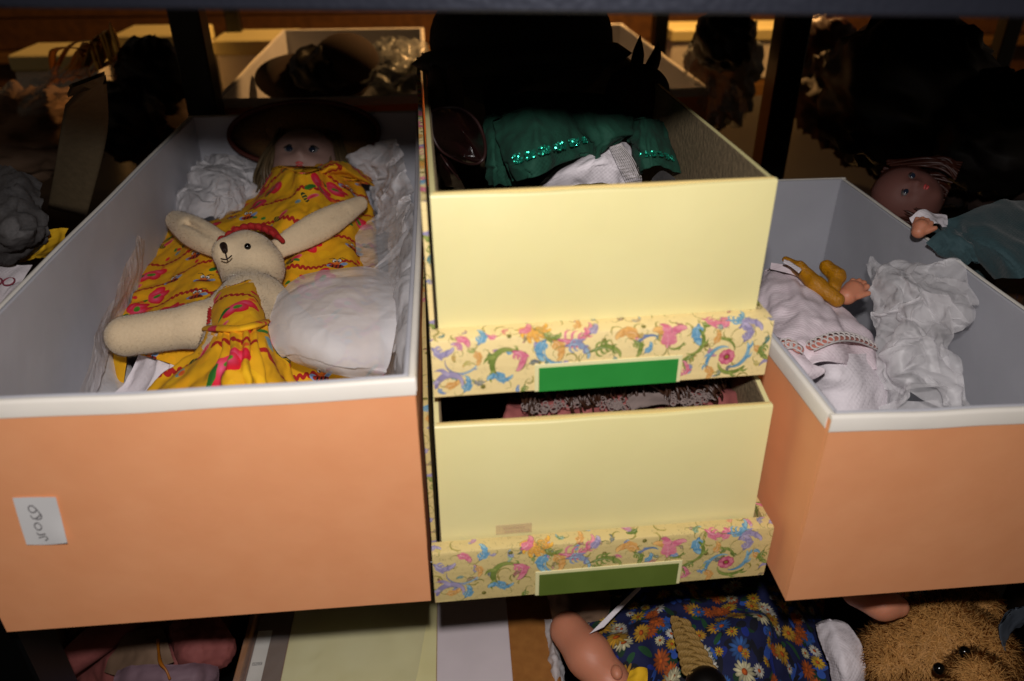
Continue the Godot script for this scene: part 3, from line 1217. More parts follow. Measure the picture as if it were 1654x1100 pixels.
func hanging_lamp(at: Vector3, energy: float) -> void:
	var t := thing("hanging_lamp", "warm globe lamp hanging over the shelves behind", "lamp", at)
	put("bulb", ball(at, Vector3.ONE * 0.06), M.lamp, t)
	M.lamp.emission_enabled = true
	M.lamp.emission = Color(1.0, 0.74, 0.44)
	M.lamp.emission_energy_multiplier = 2.0
	put("cord", tube([at + Vector3(0, 0.06, 0), at + Vector3(0, 0.5, 0), at + Vector3(0, 1.0, 0)], [0.003, 0.003, 0.003], 8, 4), M.rack, t)
	var l := OmniLight3D.new()
	l.name = "lamp_light"
	l.light_color = Color(1.0, 0.74, 0.44)
	l.light_energy = energy
	l.light_size = 0.06
	l.omni_range = 10.0
	l.omni_attenuation = 2.0
	l.shadow_enabled = true
	t.add_child(l)


func racks() -> void:
	var r := thing("shelf_rack", "black metal rack whose shelves carry the open doll boxes", "shelf rack", Vector3(0, -0.45, -0.7))
	put("shelf_board", boards([[V(-0.75, -0.022, -1.0), V(0.85, -0.0006, -0.405)]]), M.rack, r)
	put("shelf_board", boards([[V(-0.75, -0.340, -1.0), V(0.85, -0.318, -0.30)]]), M.rack, r)
	# upper board: front edge a little askew, unseen back lengthened to block lamp light
	var k := Transform3D(Basis(Vector3.UP, -0.162), V(0.03, 0, -0.336))
	put("shelf_board", boards([[V(-0.62, 0.379, -0.95), V(0.72, 0.396, -0.004)]], k), M.rack, r)
	put("front_edge", boards([[V(-0.62, 0.374, -0.0035), V(0.72, 0.40, 0.0)]], k, 0.0014), M.rack_edge, r)
	for p in [[-0.289, -1.02], [0.453, -1.02]]:
		put("post", boards([[V(p[0] - 0.018, -0.9, p[1] - 0.018), V(p[0] + 0.018, 0.378, p[1] + 0.018)]], Transform3D(), 0.002), M.rack, r)
	put("post", boards([[V(-0.352, -0.9, -0.44), V(-0.314, -0.024, -0.40)]], Transform3D(), 0.002), M.rack, r)
	put("post", boards([[V(0.477, -0.9, -0.44), V(0.515, -0.024, -0.40)]], Transform3D(), 0.002), M.rack, r)
	var b := thing("shelf_rack", "dark rack standing behind, its boxes facing the other way", "shelf rack", Vector3(0, -0.45, -1.4))
	put("shelf_board", boards([[V(-1.0, -0.022, -1.75), V(1.4, -0.0006, -1.042)]]), M.rack, b)
	for p in [[0.447, -1.62], [0.952, -1.3], [-0.40, -1.72]]:
		put("post", boards([[V(p[0] - 0.014, -0.9, p[1] - 0.014), V(p[0] + 0.014, 0.9, p[1] + 0.014)]], Transform3D(), 0.002), M.rack, b)
	# wooden cabinet across the aisle, boards one above another
	var c := thing("wooden_cabinet", "brown wooden cabinet front across the aisle behind the racks", "cabinet", Vector3(0, -0.9, -2.6))
	var y := -0.9
	var hs := [0.3, 0.26, 0.14, 0.05, 0.10, 0.03, 0.09, 0.12, 0.3]
	for i in hs.size():
		var proud := 0.05 if i in [3, 5] else 0.0
		put("plank", boards([[V(-2.6, y, -2.66), V(2.6, y + hs[i] - 0.004, -2.6 + proud)]], Transform3D(), 0.002), M.wood_pale if i in [3, 5] else M.wood, c)
		y += hs[i]
	var f := structure("aisle_floor", boards([[V(-3.5, -0.95, -3.2), V(3.5, -0.9, 1.0)]]), M.dark_card)
	f.name = "floor"


# one wall of a lined carton: coloured board outside, grey-white lining inside, a white band folded over the top
func carton_wall(root: Node3D, called: String, t: Transform3D, length: float, h: float, cut: float, lining_cut: float, bow := 0.0, fold := 0.011) -> void:
	var w := put(called, extrude([Vector2(0, 0), Vector2(0, h - 0.003), Vector2(-0.003, h - 0.003), Vector2(-0.003, 0)], t, cut, length - cut, bow, length, h), M.peach, root)
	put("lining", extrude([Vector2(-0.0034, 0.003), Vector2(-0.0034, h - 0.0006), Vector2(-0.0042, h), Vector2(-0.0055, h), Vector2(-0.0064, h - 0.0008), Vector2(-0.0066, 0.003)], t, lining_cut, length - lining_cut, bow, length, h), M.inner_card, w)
	var p := [Vector2(0.0002, h - fold), Vector2(0.0009, h - fold + 0.0006), Vector2(0.0009, h - 0.0016), Vector2(0.0003, h - 0.0003), Vector2(-0.0010, h + 0.0004), Vector2(-0.0024, h + 0.0004), Vector2(-0.0032, h - 0.0002), Vector2(-0.0032, h - 0.0026), Vector2(0.0002, h - 0.0026)]
	put("rim_band", extrude(p, t, cut - 0.0006 if cut == 0.0 else cut + 0.001, length - cut + 0.0006 if cut == 0.0 else length - cut - 0.001, bow, length, h), M.white_card, w)


func carton(label: String, x0: float, x1: float, zf: float, zb: float, h: float, group: String) -> Node3D:
	var t := thing("doll_box", label, "box", V((x0 + x1) / 2, 0, (zf + zb) / 2), group)
	carton_wall(t, "front_wall", Transform3D(Basis(V(0, 0, 1), Vector3.UP, V(-1, 0, 0)), V(x1, 0, zf)), x1 - x0, h, 0.0, 0.0037, 0.0016)
	carton_wall(t, "back_wall", Transform3D(Basis(V(0, 0, -1), Vector3.UP, V(1, 0, 0)), V(x0, 0, zb)), x1 - x0, h, 0.0, 0.0037)
	carton_wall(t, "left_wall", Transform3D(Basis(V(-1, 0, 0), Vector3.UP, V(0, 0, -1)), V(x0, 0, zf)), zf - zb, h - 0.0005, 0.0032, 0.0072, 0.0022)
	carton_wall(t, "right_wall", Transform3D(Basis(V(1, 0, 0), Vector3.UP, V(0, 0, 1)), V(x1, 0, zb)), zf - zb, h - 0.0005, 0.0032, 0.0072, 0.0022)
	put("bottom", boards([[V(x0 + 0.0035, 0.0004, zb + 0.0035), V(x1 - 0.0035, 0.0026, zf - 0.0035)]]), M.inner_card, t)
	return t


func left_box() -> void:
	var t := carton("open peach box with white lining and price sticker, holding rabbit toy and yellow dressed doll", -0.2945, -0.0205, -0.3695, -0.965, 0.1795, "open peach doll boxes on the shelf")
	# the sticker, one corner lifting
	var rows := [[Vector3(-0.2555, 0.1127, -0.3680), Vector3(-0.2447, 0.1123, -0.3680), Vector3(-0.2315, 0.1118, -0.3674)], [Vector3(-0.2573, 0.0946, -0.3680), Vector3(-0.2467, 0.0937, -0.3680), Vector3(-0.2333, 0.0934, -0.3676)], [Vector3(-0.2588, 0.0758, -0.3680), Vector3(-0.2473, 0.0747, -0.3680), Vector3(-0.2335, 0.0779, -0.3650)]]
	put("price_sticker", quilt(rows, 10, 10, {"raw": true}), M.sticker, t)


func right_box() -> void:
	carton("open peach box with white lining right of the cream boxes, holding white dress", 0.2185, 0.418, -0.347, -0.752, 0.1535, "open peach doll boxes on the shelf")


func floral_lid(label: String, t: Transform3D, w: float, d: float, h: float, ledge: float, m: Material, green: Material, tall: float) -> void:
	var o := thing("box_lid", label, "box lid", t.origin, "floral printed lids under the cream boxes")
	var pm: StandardMaterial3D = m.duplicate()
	pm.uv1_scale = Vector3(-1.0 / w, 1.0 / (ledge + h + 0.002), 1)
	pm.uv1_offset = Vector3(1, 0, 0)
	var e := 0.0022
	var lip := [Vector2(-ledge, h), Vector2(-e, h), Vector2(-e * 0.3, h - e * 0.3), Vector2(0, h - e), Vector2(0.0004, h * 0.5), Vector2(0, 0.001), Vector2(-0.001, 0), Vector2(-ledge, 0)]
	var f := put("front_lip", extrude(lip, t * Transform3D(Basis(V(0, 0, 1), Vector3.UP, V(-1, 0, 0)), V(w, 0, 0)), 0, w), pm, o)
	var sm_: StandardMaterial3D = m.duplicate()
	sm_.uv1_scale = Vector3(1.0 / 0.227, 1.0 / 0.0568, 1)
	put("right_wall", extrude([Vector2(0, h - 0.0003), Vector2(0, 0), Vector2(-0.004, 0), Vector2(-0.004, h - 0.0003)], t * Transform3D(Basis(V(1, 0, 0), Vector3.UP, V(0, 0, 1)), V(w, 0, -d)), 0, d - ledge - 0.0003), sm_, o)
	put("left_wall", extrude([Vector2(0, tall), Vector2(0, 0), Vector2(-0.003, 0), Vector2(-0.003, tall)], t * Transform3D(Basis(V(-1, 0, 0), Vector3.UP, V(0, 0, -1)), V(0, 0, -ledge - 0.004)), 0, d - ledge - 0.005), sm_, o)
	put("back_wall", boards([[V(0.0045, 0.0, -d), V(w - 0.0045, h, -d + 0.003)]], t), sm_, o)
	put("bottom", boards([[V(0.0045, 0.0002, -d + 0.0035), V(w - 0.0045, 0.003, -ledge - 0.0003)]], t), M.grey_board, o)
	# the green paper label on the front, its pale border on three sides
	var x0 := w * 0.295
	var x1 := w * 0.735
	var y1 := h * 0.50
	var lab := put("front_label", boards([[V(x0, 0.0006, 0.0004), V(x1, y1, 0.0010)]], t, 0.0002), M.label_edge, o)
	put("green_paper", boards([[V(x0 + 0.0025, 0.0008, 0.0012), V(x1 - 0.0025, y1 - 0.0022, 0.0016)]], t, 0.0001), green, lab)
	f.set_meta("label", "")
	f.remove_meta("label")


func cream_box(label: String, t: Transform3D, w: float, d: float, h: float, lean: float, h_back: float) -> Node3D:
	# t: front left foot of the box
	var o := thing("cream_box", label, "box", t.origin, "cream boxes stacked between the peach boxes")
	var k := t * Transform3D(Basis(Vector3.RIGHT, -lean), Vector3.ZERO)
	var th := 0.004
	var e := 0.0016
	var prof := [Vector2(0, 0), Vector2(0, h - e), Vector2(-e * 0.35, h - e * 0.3), Vector2(-e, h), Vector2(-th, h), Vector2(-th, 0)]
	var f := put("front_panel", extrude(prof, k * Transform3D(Basis(V(0, 0, 1), Vector3.UP, V(-1, 0, 0)), V(w, 0, 0)), 0, w, 0.0007, w, h), M.cream_card, o)
	put("top_edge", boards([[V(0.0015, h - 0.0030, -th + 0.0001), V(w - 0.0015, h + 0.0004, -e - 0.0004)]], k, 0.0001), M.cream_rim, f)
	var hf := h * cos(lean) - 0.0012
	for s in [0.0, w - 0.003]:
		# side walls: drawn across x from their own outline
		var fr := Transform3D(Basis(V(0, 0, 1), Vector3.UP, V(-1, 0, 0)), V(s + 0.003, 0, 0))
		var outline := [Vector2(-d, 0), Vector2(-th - 0.0004, 0), Vector2(-th - 0.0004 - h * sin(lean), hf), Vector2(-0.06, lerpf(hf, h_back, 0.75)), Vector2(-d, h_back)]
		var inner := [Vector2(-d + 0.003, 0.0015), Vector2(-th - 0.001, 0.0015), Vector2(-th - 0.001 - h * sin(lean), hf + 0.0003), Vector2(-0.06, lerpf(hf, h_back, 0.75) + 0.0003), Vector2(-d + 0.003, h_back + 0.0003)]
		var wall := put("left_wall" if s == 0.0 else "right_wall", extrude(outline, t * fr, 0, 0.003), M.cream_card, o)
		var fr2 := Transform3D(Basis(V(0, 0, 1), Vector3.UP, V(-1, 0, 0)), V(s + 0.0044 if s == 0.0 else s - 0.0002, 0, 0))
		put("lining", extrude(inner, t * fr2, 0, 0.0012), M.grey_board, wall)
	put("back_wall", boards([[V(0.0032, 0, -d), V(w - 0.0032, h_back - 0.001, -d + 0.0029)]], t), M.grey_board, o)
	put("bottom", boards([[V(0.0034, 0.0002, -d + 0.0032), V(w - 0.0034, 0.0014, -th - 0.001)]], t), M.grey_board, o)
	return o


func centre_boxes() -> void:
	var lo := Transform3D(Basis(Vector3.UP, 0.014), V(-0.0175, 0.0002, -0.3665))
	floral_lid("floral printed lid with olive green label under the lower cream box", lo, 0.229, 0.42, 0.046, 0.0105, M.floral_dull, M.olive_label, 0.135)
	var box := cream_box("lower cream box, front leaning back, with faded tape near its bottom edge", lo * Transform3D(Basis(), V(0.0065, 0.0035, -0.0108)), 0.213, 0.40, 0.1315, 0.045, 0.146)
	var tp := lo * Transform3D(Basis(), V(0.0065, 0.0035, -0.0108)) * Transform3D(Basis(Vector3.RIGHT, -0.045), Vector3.ZERO)
	var tape := put("tape_label", boards([[V(0.036, 0.0430, 0.0003), V(0.060, 0.0510, 0.0006)]], tp, 0.0001), M.tape, box)
	# worn print of the tape
	var st := []
	var rng := RandomNumberGenerator.new()
	rng.seed = 4
	for line in 2:
		var x := 0.041 + line * 0.001
		while x < 0.055 + line * 0.003:
			var w := rng.randf_range(0.0006, 0.0013)
			st.append([V(x, 0.0474 - line * 0.0030, 0.00065), V(x + w, 0.0492 - line * 0.0030, 0.00075)])
			x += w + 0.0007
	put("worn_print", boards(st, tp, 0.00003), M.tape_ink, tape)
	var up := Transform3D(Basis(Vector3.UP, 0.0175) * Basis(Vector3.BACK, 0.008), V(-0.0105, 0.1505, -0.391))
	floral_lid("floral printed lid with bright green label under the upper cream box", up, 0.2065, 0.43, 0.040, 0.0145, M.floral, M.green_label, 0.118)
	cream_box("upper cream box holding the green dress and brown leather pouch", up * Transform3D(Basis(), V(0.0052, 0.0035, -0.0148)), 0.1955, 0.41, 0.1195, 0.0, 0.1190)


# ------------------------------------------------------------------ left box: rabbit, doll, tissue
func rabbit() -> void:
	var t := thing("toy_rabbit", "cream fleece toy rabbit in yellow pinafore lying in the left box", "toy rabbit", Vector3(-0.1675, 0.0900, -0.5683))
	var h0 := Vector3(-0.1724, 0.1300, -0.6467)
	var flat := V(0.20, 0.48, 0.86).normalized()
	var bones := [
		[h0, Vector3(-0.1684, 0.1270, -0.6399), 0.0268, 0.0275],
		[Vector3(-0.1777, 0.1370, -0.6475), Vector3(-0.1867, 0.1450, -0.6370), 0.020, 0.0120],
		[Vector3(-0.1678, 0.1220, -0.6242), Vector3(-0.1616, 0.1180, -0.5801), 0.020, 0.024],
		[Vector3(-0.1627, 0.1160, -0.5840), Vector3(-0.1558, 0.1050, -0.5147), 0.027, 0.034],
		# arms
		[Vector3(-0.1767, 0.1180, -0.5815), Vector3(-0.1962, 0.1180, -0.5565), 0.0150, 0.0165],
		[Vector3(-0.1962, 0.1180, -0.5565), Vector3(-0.2503, 0.1140, -0.5519), 0.0165, 0.0158],
		[Vector3(-0.1504, 0.1180, -0.5955), Vector3(-0.1266, 0.1050, -0.5588), 0.018, 0.019],
		[Vector3(-0.1266, 0.1050, -0.5588), Vector3(-0.0985, 0.0850, -0.5506), 0.019, 0.018],
	]
	# ears, flat and wide, before the rest
	var ears := []
	for ear in [[[Vector3(-0.1927, 0.1310, -0.6732), Vector3(-0.2108, 0.1330, -0.6872), Vector3(-0.2345, 0.1340, -0.7121), Vector3(-0.2600, 0.1330, -0.7451)], [0.0095, 0.0132, 0.0148, 0.0105]], [[Vector3(-0.1533, 0.1310, -0.6681), Vector3(-0.1353, 0.1350, -0.6855), Vector3(-0.1111, 0.1380, -0.7154), Vector3(-0.0826, 0.1390, -0.7602)], [0.0085, 0.0126, 0.0140, 0.0078]]]:
		var rr := []
		for q in ear[1]:
			rr.append(V(q, 0, 0))
		for i in 16:
			ears.append([spline(ear[0], i / 16.0), spline(ear[0], (i + 1) / 16.0), spline(rr, i / 16.0).x, spline(rr, (i + 1) / 16.0).x, flat, 2.6, 0.0003])
	bones = ears + bones
	# hollows of the ears
	var cut := [[Vector3(-0.1400, 0.1395, -0.6683), Vector3(-0.1152, 0.1452, -0.6932), 0.0015, 0.0030], [Vector3(-0.1152, 0.1452, -0.6932), Vector3(-0.0918, 0.1450, -0.7314), 0.0030, 0.0012], [Vector3(-0.2050, 0.1405, -0.6777), Vector3(-0.2396, 0.1410, -0.7153), 0.0015, 0.0026]]
	var body := flesh(bones, 0.0025, 0.008, cut, 0.0004)
	var b := put("body", body, M.fleece, t)
	tag(put("fleece_pile", fur(body, 42000, 0.0017, 0.00009, V(0.1, 0.0, 0.1), 0.7), M.fleece_hair, b), "", "", "", "stuff")
	put("nose", flesh([[Vector3(-0.1864, 0.1535, -0.6306), Vector3(-0.1833, 0.1535, -0.6213), 0.0033, 0.0024]], 0.0007, 0.001), M.brown_thread, t)
	put("mouth", joined([tube([Vector3(-0.1813, 0.1565, -0.6143), Vector3(-0.1787, 0.1555, -0.6064), Vector3(-0.1778, 0.1530, -0.6044)], [0.0006, 0.0006, 0.0006], 6, 8), tube([Vector3(-0.1842, 0.1510, -0.6094), Vector3(-0.1777, 0.1535, -0.6021), Vector3(-0.1743, 0.1550, -0.6058)], [0.0006, 0.0006, 0.0006], 6, 10)]), M.brown_thread, t)
	put("eye", ball(Vector3(-0.1658, 0.1535, -0.6274), V(0.0028, 0.0028, 0.0028)), M.black_bead, t)
	# red frill between the ears
	var fr := []
	var rng := RandomNumberGenerator.new()
	rng.seed = 2
	for i in 19:
		var q := i / 18.0
		var a: Vector3 = Vector3(-0.1994, 0.1445, -0.6608).lerp(Vector3(-0.1441, 0.1430, -0.6633), q) + V(0, 0.0085 * sin(PI * q), -0.0125 * sin(PI * q))
		fr.append(a + V(0, 0.0018 if i % 2 else -0.0012, 0.0014 if i % 2 else -0.001))
	put("red_frill", joined([tube(fr, [0.0022, 0.0030, 0.0022], 8, 72), tube([fr[9] + V(0, 0, -0.002), fr[14] + V(0, 0.001, -0.003), fr[17] + V(0, 0, -0.001)], [0.002, 0.0040, 0.002], 8, 16)]), M.ricrac, t)
	# pinafore
	var bib := [
		[V(-0.192, 0.128, -0.595), V(-0.177, 0.140, -0.579), V(-0.163, 0.144, -0.578), V(-0.156, 0.143, -0.583), V(-0.154, 0.134, -0.595)],
		[V(-0.189, 0.128, -0.572), V(-0.171, 0.144, -0.544), V(-0.155, 0.149, -0.537), V(-0.147, 0.147, -0.542), V(-0.146, 0.134, -0.565)],
		[V(-0.185, 0.128, -0.553), V(-0.166, 0.144, -0.522), V(-0.151, 0.149, -0.513), V(-0.141, 0.147, -0.516), V(-0.140, 0.134, -0.540)],
		[V(-0.184, 0.126, -0.540), V(-0.164, 0.142, -0.508), V(-0.149, 0.147, -0.497), V(-0.138, 0.146, -0.503), V(-0.137, 0.133, -0.532)]]
	put("bib", quilt(bib, 26, 26, {"wr": 0.0012, "fr": 60.0, "tile": 0.15, "thick": 0.0008}), M.bib_print, t)
	var edge := [Vector3(-0.1883, 0.1315, -0.5851), Vector3(-0.1871, 0.1325, -0.5721), Vector3(-0.1853, 0.1325, -0.5625), Vector3(-0.1836, 0.1325, -0.5530), Vector3(-0.1819, 0.1325, -0.5438), Vector3(-0.1806, 0.1305, -0.5347)]
	var zig := []
	for i in 25:
		var q := spline(edge, i / 24.0)
		zig.append(q + V(0.0011 if i % 2 else -0.0008, 0.001, 0.0))
	put("ricrac_trim", tube(zig, [0.0009, 0.0009], 6, 72), M.ricrac, t)
	put("waistband", tube([Vector3(-0.1822, 0.1280, -0.5335), Vector3(-0.1628, 0.1435, -0.5043), Vector3(-0.1475, 0.1485, -0.4931), Vector3(-0.1369, 0.1475, -0.4993), Vector3(-0.1359, 0.1340, -0.5290)], [0.004, 0.0045, 0.0045, 0.0045, 0.004], 10, 24, 0.5, Vector3.UP, 0.15), M.yellow_print, t)
	var skirt := [
		[V(-0.183, 0.126, -0.535), V(-0.163, 0.141, -0.505), V(-0.148, 0.146, -0.494), V(-0.138, 0.145, -0.499), V(-0.136, 0.132, -0.530)],
		[V(-0.187, 0.120, -0.524), V(-0.160, 0.141, -0.480), V(-0.142, 0.147, -0.466), V(-0.132, 0.144, -0.478), V(-0.131, 0.126, -0.518)],
		[V(-0.195, 0.115, -0.509), V(-0.161, 0.137, -0.463), V(-0.139, 0.144, -0.445), V(-0.127, 0.138, -0.463), V(-0.123, 0.118, -0.507)],
		[V(-0.210, 0.107, -0.500), V(-0.170, 0.128, -0.460), V(-0.139, 0.136, -0.440), V(-0.124, 0.130, -0.455), V(-0.117, 0.108, -0.498)],
		[V(-0.225, 0.098, -0.490), V(-0.180, 0.116, -0.456), V(-0.140, 0.124, -0.436), V(-0.121, 0.118, -0.450), V(-0.110, 0.096, -0.489)],
		[V(-0.237, 0.085, -0.490), V(-0.191, 0.100, -0.460), V(-0.145, 0.105, -0.443), V(-0.120, 0.100, -0.455), V(-0.106, 0.080, -0.489)]]
	put("gathered_skirt", quilt(skirt, 110, 50, {"wr": 0.002, "fr": 45.0, "folds": 7.0, "fold": 0.0019, "fold0": 0.9, "tile": 0.17, "thick": 0.0008}), M.yellow_print, t)


# a doll's head: oval with brow, nose, cheeks, chin; eyes are its sub-parts
func doll_head(parent: Node3D, c: Vector3, fwd: Vector3, up: Vector3, r: float, skin: Material, hairy := true) -> MeshInstance3D:
	var b := facing(fwd, up)
	var g := func(d: Vector3, x: float, y: float, s: float) -> float:
		var q := V(x, y, sqrt(maxf(0.0, 1.0 - x * x - y * y)))
		return exp(-d.distance_squared_to(q) / (s * s))
	var shape := func(d: Vector3) -> float:
		var k := 1.0
		k *= lerpf(1.0, 1.16, absf(d.y))
		k -= 0.10 * maxf(0.0, absf(d.x) - 0.4) * maxf(0.0, -d.y)
		k += 0.20 * g.call(d, 0.0, -0.10, 0.13) + 0.08 * g.call(d, 0.0, 0.08, 0.10)
		k -= 0.09 * (g.call(d, 0.34, 0.10, 0.17) + g.call(d, -0.34, 0.10, 0.17))
		k += 0.05 * (g.call(d, 0.42, -0.26, 0.25) + g.call(d, -0.42, -0.26, 0.25))
		k += 0.06 * (g.call(d, 0.08, -0.40, 0.10) + g.call(d, -0.08, -0.40, 0.10)) - 0.04 * g.call(d, 0, -0.45, 0.06)
		k += 0.06 * g.call(d, 0, -0.50, 0.10) + 0.08 * g.call(d, 0.0, -0.78, 0.22)
		return k * r
	var h := put("head", lump(c, b, shape, 56, 44), skin, parent)
	for s in [-1, 1]:
		var e := c + b * (V(0.33 * s, 0.11, 0.90) * r)
		var ew := put("eye", ball(e, V(0.14, 0.085, 0.08) * r, b), M.eye_shaded, h)
		ew.set_meta("note", 0)
		ew.remove_meta("note")
		put("iris", ball(c + b * (V(0.32 * s, 0.10, 0.955) * r), V(0.10, 0.085, 0.045) * r, b), M.iris, h)
		var lid := []
		for i in 7:
			var q := i / 6.0 - 0.5
			lid.append(c + b * (V(0.33 * s + q * 0.34, 0.22 - 0.25 * q * q, 0.955 - 0.15 * absf(q)) * r))
		put("eyelash", tube(lid, [0.012 * r, 0.022 * r, 0.012 * r], 6, 14), M.dark_hair, h)
		var br := []
		for i in 7:
			var q := i / 6.0 - 0.5
			br.append(c + b * (V(0.36 * s + q * 0.42, 0.40 - 0.3 * q * q, 0.93 - 0.2 * absf(q + 0.25 * s)) * r))
		put("eyebrow", tube(br, [0.010 * r, 0.02 * r, 0.010 * r], 6, 14), M.brown_thread, h)
	put("lips", joined([tube([c + b * (V(-0.15, -0.42, 0.97) * r), c + b * (V(-0.05, -0.385, 1.045) * r), c + b * (V(0.05, -0.385, 1.045) * r), c + b * (V(0.15, -0.42, 0.97) * r)], [0.01 * r, 0.035 * r, 0.035 * r, 0.01 * r], 8, 16), tube([c + b * (V(-0.14, -0.43, 0.97) * r), c + b * (V(0.0, -0.48, 1.04) * r), c + b * (V(0.14, -0.43, 0.97) * r)], [0.01 * r, 0.045 * r, 0.01 * r], 8, 16)]), M.lip, h)
	return h


func hair_cap(parent: Node3D, c: Vector3, fwd: Vector3, up: Vector3, r: float, m: Material, seed_: int, long := 1.2, n := 90) -> void:
	var b := facing(fwd, up)
	var rng := RandomNumberGenerator.new()
	rng.seed = seed_
	var list := []
	for i in n:
		var a := rng.randf_range(-2.4, 2.4)
		var o := b * (V(sin(a) * 0.75, 0.75 + rng.randf_range(-0.1, 0.25), -cos(a) * 0.3 - 0.1) * r)
		var w := rng.randf_range(0.95, 1.25)
		var m1 := b * (V(sin(a) * 1.05 * w, 0.15, -cos(a) * 0.75 * w) * r)
		var m2 := b * (V(sin(a) * 1.15 * w, -0.5 * long, -cos(a) * 0.8 * w + rng.randf_range(-0.2, 0.2)) * r)
		var m3 := b * (V(sin(a) * 1.1 * w + rng.randf_range(-0.2, 0.2), -1.0 * long, -cos(a) * 0.7 * w) * r)
		list.append([c + o * 1.25, c + m1, c + m2, c + m3])
	var n2 := FastNoiseLite.new()
	n2.seed = seed_
	n2.frequency = 1.6
	var cap := lump(c + b * (V(0, 0.34, -0.30) * r), b, func(d: Vector3): return r * (0.98 + 0.10 * n2.get_noise_3dv(d * 3.0)), 36, 26)
	put("hair", joined([cap, strands(list, r * 0.055, 5, 14)]), m, parent)


func big_doll() -> void:
	var c := Vector3(-0.1556, 0.1330, -0.8982)
	var t := thing("dressed_doll", "doll in bright yellow bug print dress lying beneath the toy rabbit", "doll", Vector3(-0.2107, 0.0300, -0.8241))
	# body under the dress
	put("body", flesh([[Vector3(-0.1867, 0.0750, -0.9392), Vector3(-0.1935, 0.0650, -0.7964), 0.033, 0.035], [Vector3(-0.1962, 0.0600, -0.8076), Vector3(-0.1875, 0.0450, -0.6455), 0.035, 0.030], [Vector3(-0.1645, 0.1200, -0.9204), Vector3(-0.1780, 0.0900, -0.9193), 0.015, 0.02]], 0.005, 0.012), M.skin_shadowed, t)
	var fwd := V(0.03, 0.72, 0.69)
	var up := V(0.05, 0.69, -0.72)
	doll_head(t, c, fwd, up, 0.039, M.skin_shadowed)
	hair_cap(t, c, fwd, up, 0.039, M.blond_shadowed, 4, 1.0)
	var gown := [
		[V(-0.208, 0.122, -0.909), V(-0.177, 0.150, -0.856), V(-0.140, 0.162, -0.791), V(-0.122, 0.152, -0.841), V(-0.099, 0.124, -0.902)],
		[V(-0.215, 0.112, -0.867), V(-0.177, 0.138, -0.803), V(-0.139, 0.148, -0.766), V(-0.110, 0.136, -0.806), V(-0.085, 0.116, -0.855)],
		[V(-0.247, 0.106, -0.821), V(-0.189, 0.130, -0.758), V(-0.142, 0.138, -0.733), V(-0.106, 0.130, -0.758), V(-0.073, 0.108, -0.812)],
		[V(-0.304, 0.098, -0.811), V(-0.224, 0.118, -0.745), V(-0.152, 0.122, -0.710), V(-0.106, 0.120, -0.718), V(-0.069, 0.104, -0.757)],
		[V(-0.299, 0.094, -0.758), V(-0.228, 0.112, -0.704), V(-0.160, 0.112, -0.676), V(-0.109, 0.112, -0.679), V(-0.065, 0.100, -0.708)],
		[V(-0.290, 0.092, -0.701), V(-0.222, 0.108, -0.654), V(-0.161, 0.104, -0.641), V(-0.109, 0.104, -0.643), V(-0.060, 0.096, -0.648)],
		[V(-0.283, 0.090, -0.650), V(-0.217, 0.104, -0.609), V(-0.160, 0.098, -0.601), V(-0.101, 0.098, -0.590), V(-0.055, 0.090, -0.589)],
		[V(-0.292, 0.090, -0.620), V(-0.218, 0.100, -0.571), V(-0.159, 0.092, -0.564), V(-0.097, 0.092, -0.544), V(-0.052, 0.084, -0.534)],
		[V(-0.280, 0.082, -0.592), V(-0.219, 0.088, -0.548), V(-0.159, 0.084, -0.530), V(-0.100, 0.084, -0.516), V(-0.050, 0.078, -0.503)]]
	put("dress", quilt(gown, 130, 110, {"wr": 0.004, "fr": 26.0, "folds": 5.5, "fold": 0.0042, "fold0": 0.3, "tile": 0.15, "seed": 6, "thick": 0.0008}), M.yellow_print, t)
	put("sleeve", quilt([[V(-0.145, 0.130, -0.846), V(-0.128, 0.142, -0.830), V(-0.110, 0.142, -0.843), V(-0.081, 0.118, -0.879)], [V(-0.145, 0.140, -0.848), V(-0.124, 0.158, -0.812), V(-0.105, 0.158, -0.821), V(-0.078, 0.116, -0.880)], [V(-0.145, 0.140, -0.885), V(-0.125, 0.156, -0.841), V(-0.106, 0.152, -0.857), V(-0.085, 0.115, -0.916)]], 36, 24, {"wr": 0.003, "fr": 60.0, "tile": 0.17, "seed": 8, "thick": 0.0008}), M.yellow_print, t)
	put("skirt_corner", quilt([[V(-0.293, 0.092, -0.618), V(-0.286, 0.096, -0.613), V(-0.278, 0.096, -0.605)], [V(-0.288, 0.075, -0.594), V(-0.279, 0.080, -0.587), V(-0.268, 0.080, -0.582)], [V(-0.277, 0.055, -0.569), V(-0.275, 0.056, -0.567), V(-0.272, 0.056, -0.568)]], 12, 20, {"tile": 0.17, "wr": 0.001, "thick": 0.0008}), M.yellow_print, t)
	# straw hat behind the face, orange cord round its brim
	var hc := Vector3(-0.1598, 0.1600, -0.9462)
	var hat := thing("straw_hat", "brown straw doll hat with orange cord in the shaded left box", "hat", hc)
	var hb := facing(V(-0.02, 0.50, 0.86), V(0, 0.86, -0.5))
	put("brim", lump(hc, hb, func(d: Vector3): return 0.088 / maxf(1.0, sqrt(d.x * d.x * 1.0 + d.y * d.y * 5.4 + d.z * d.z * 260.0)), 56, 40), M.straw, hat)
	put("crown", lump(hc + hb * V(0, 0.006, -0.014), hb, func(d: Vector3): return 0.05 / sqrt(d.x * d.x * 0.8 + d.y * d.y * 2.0 + d.z * d.z * 2.6), 40, 24), M.straw, hat)
	var cord := []
	for i in 33:
		var a := TAU * i / 32
		cord.append(hc + hb * V(cos(a) * 0.088, sin(a) * 0.038, 0.001))
	put("brim_cord", tube(cord, [0.003, 0.003], 8, 96), M.orange_cord, hat)


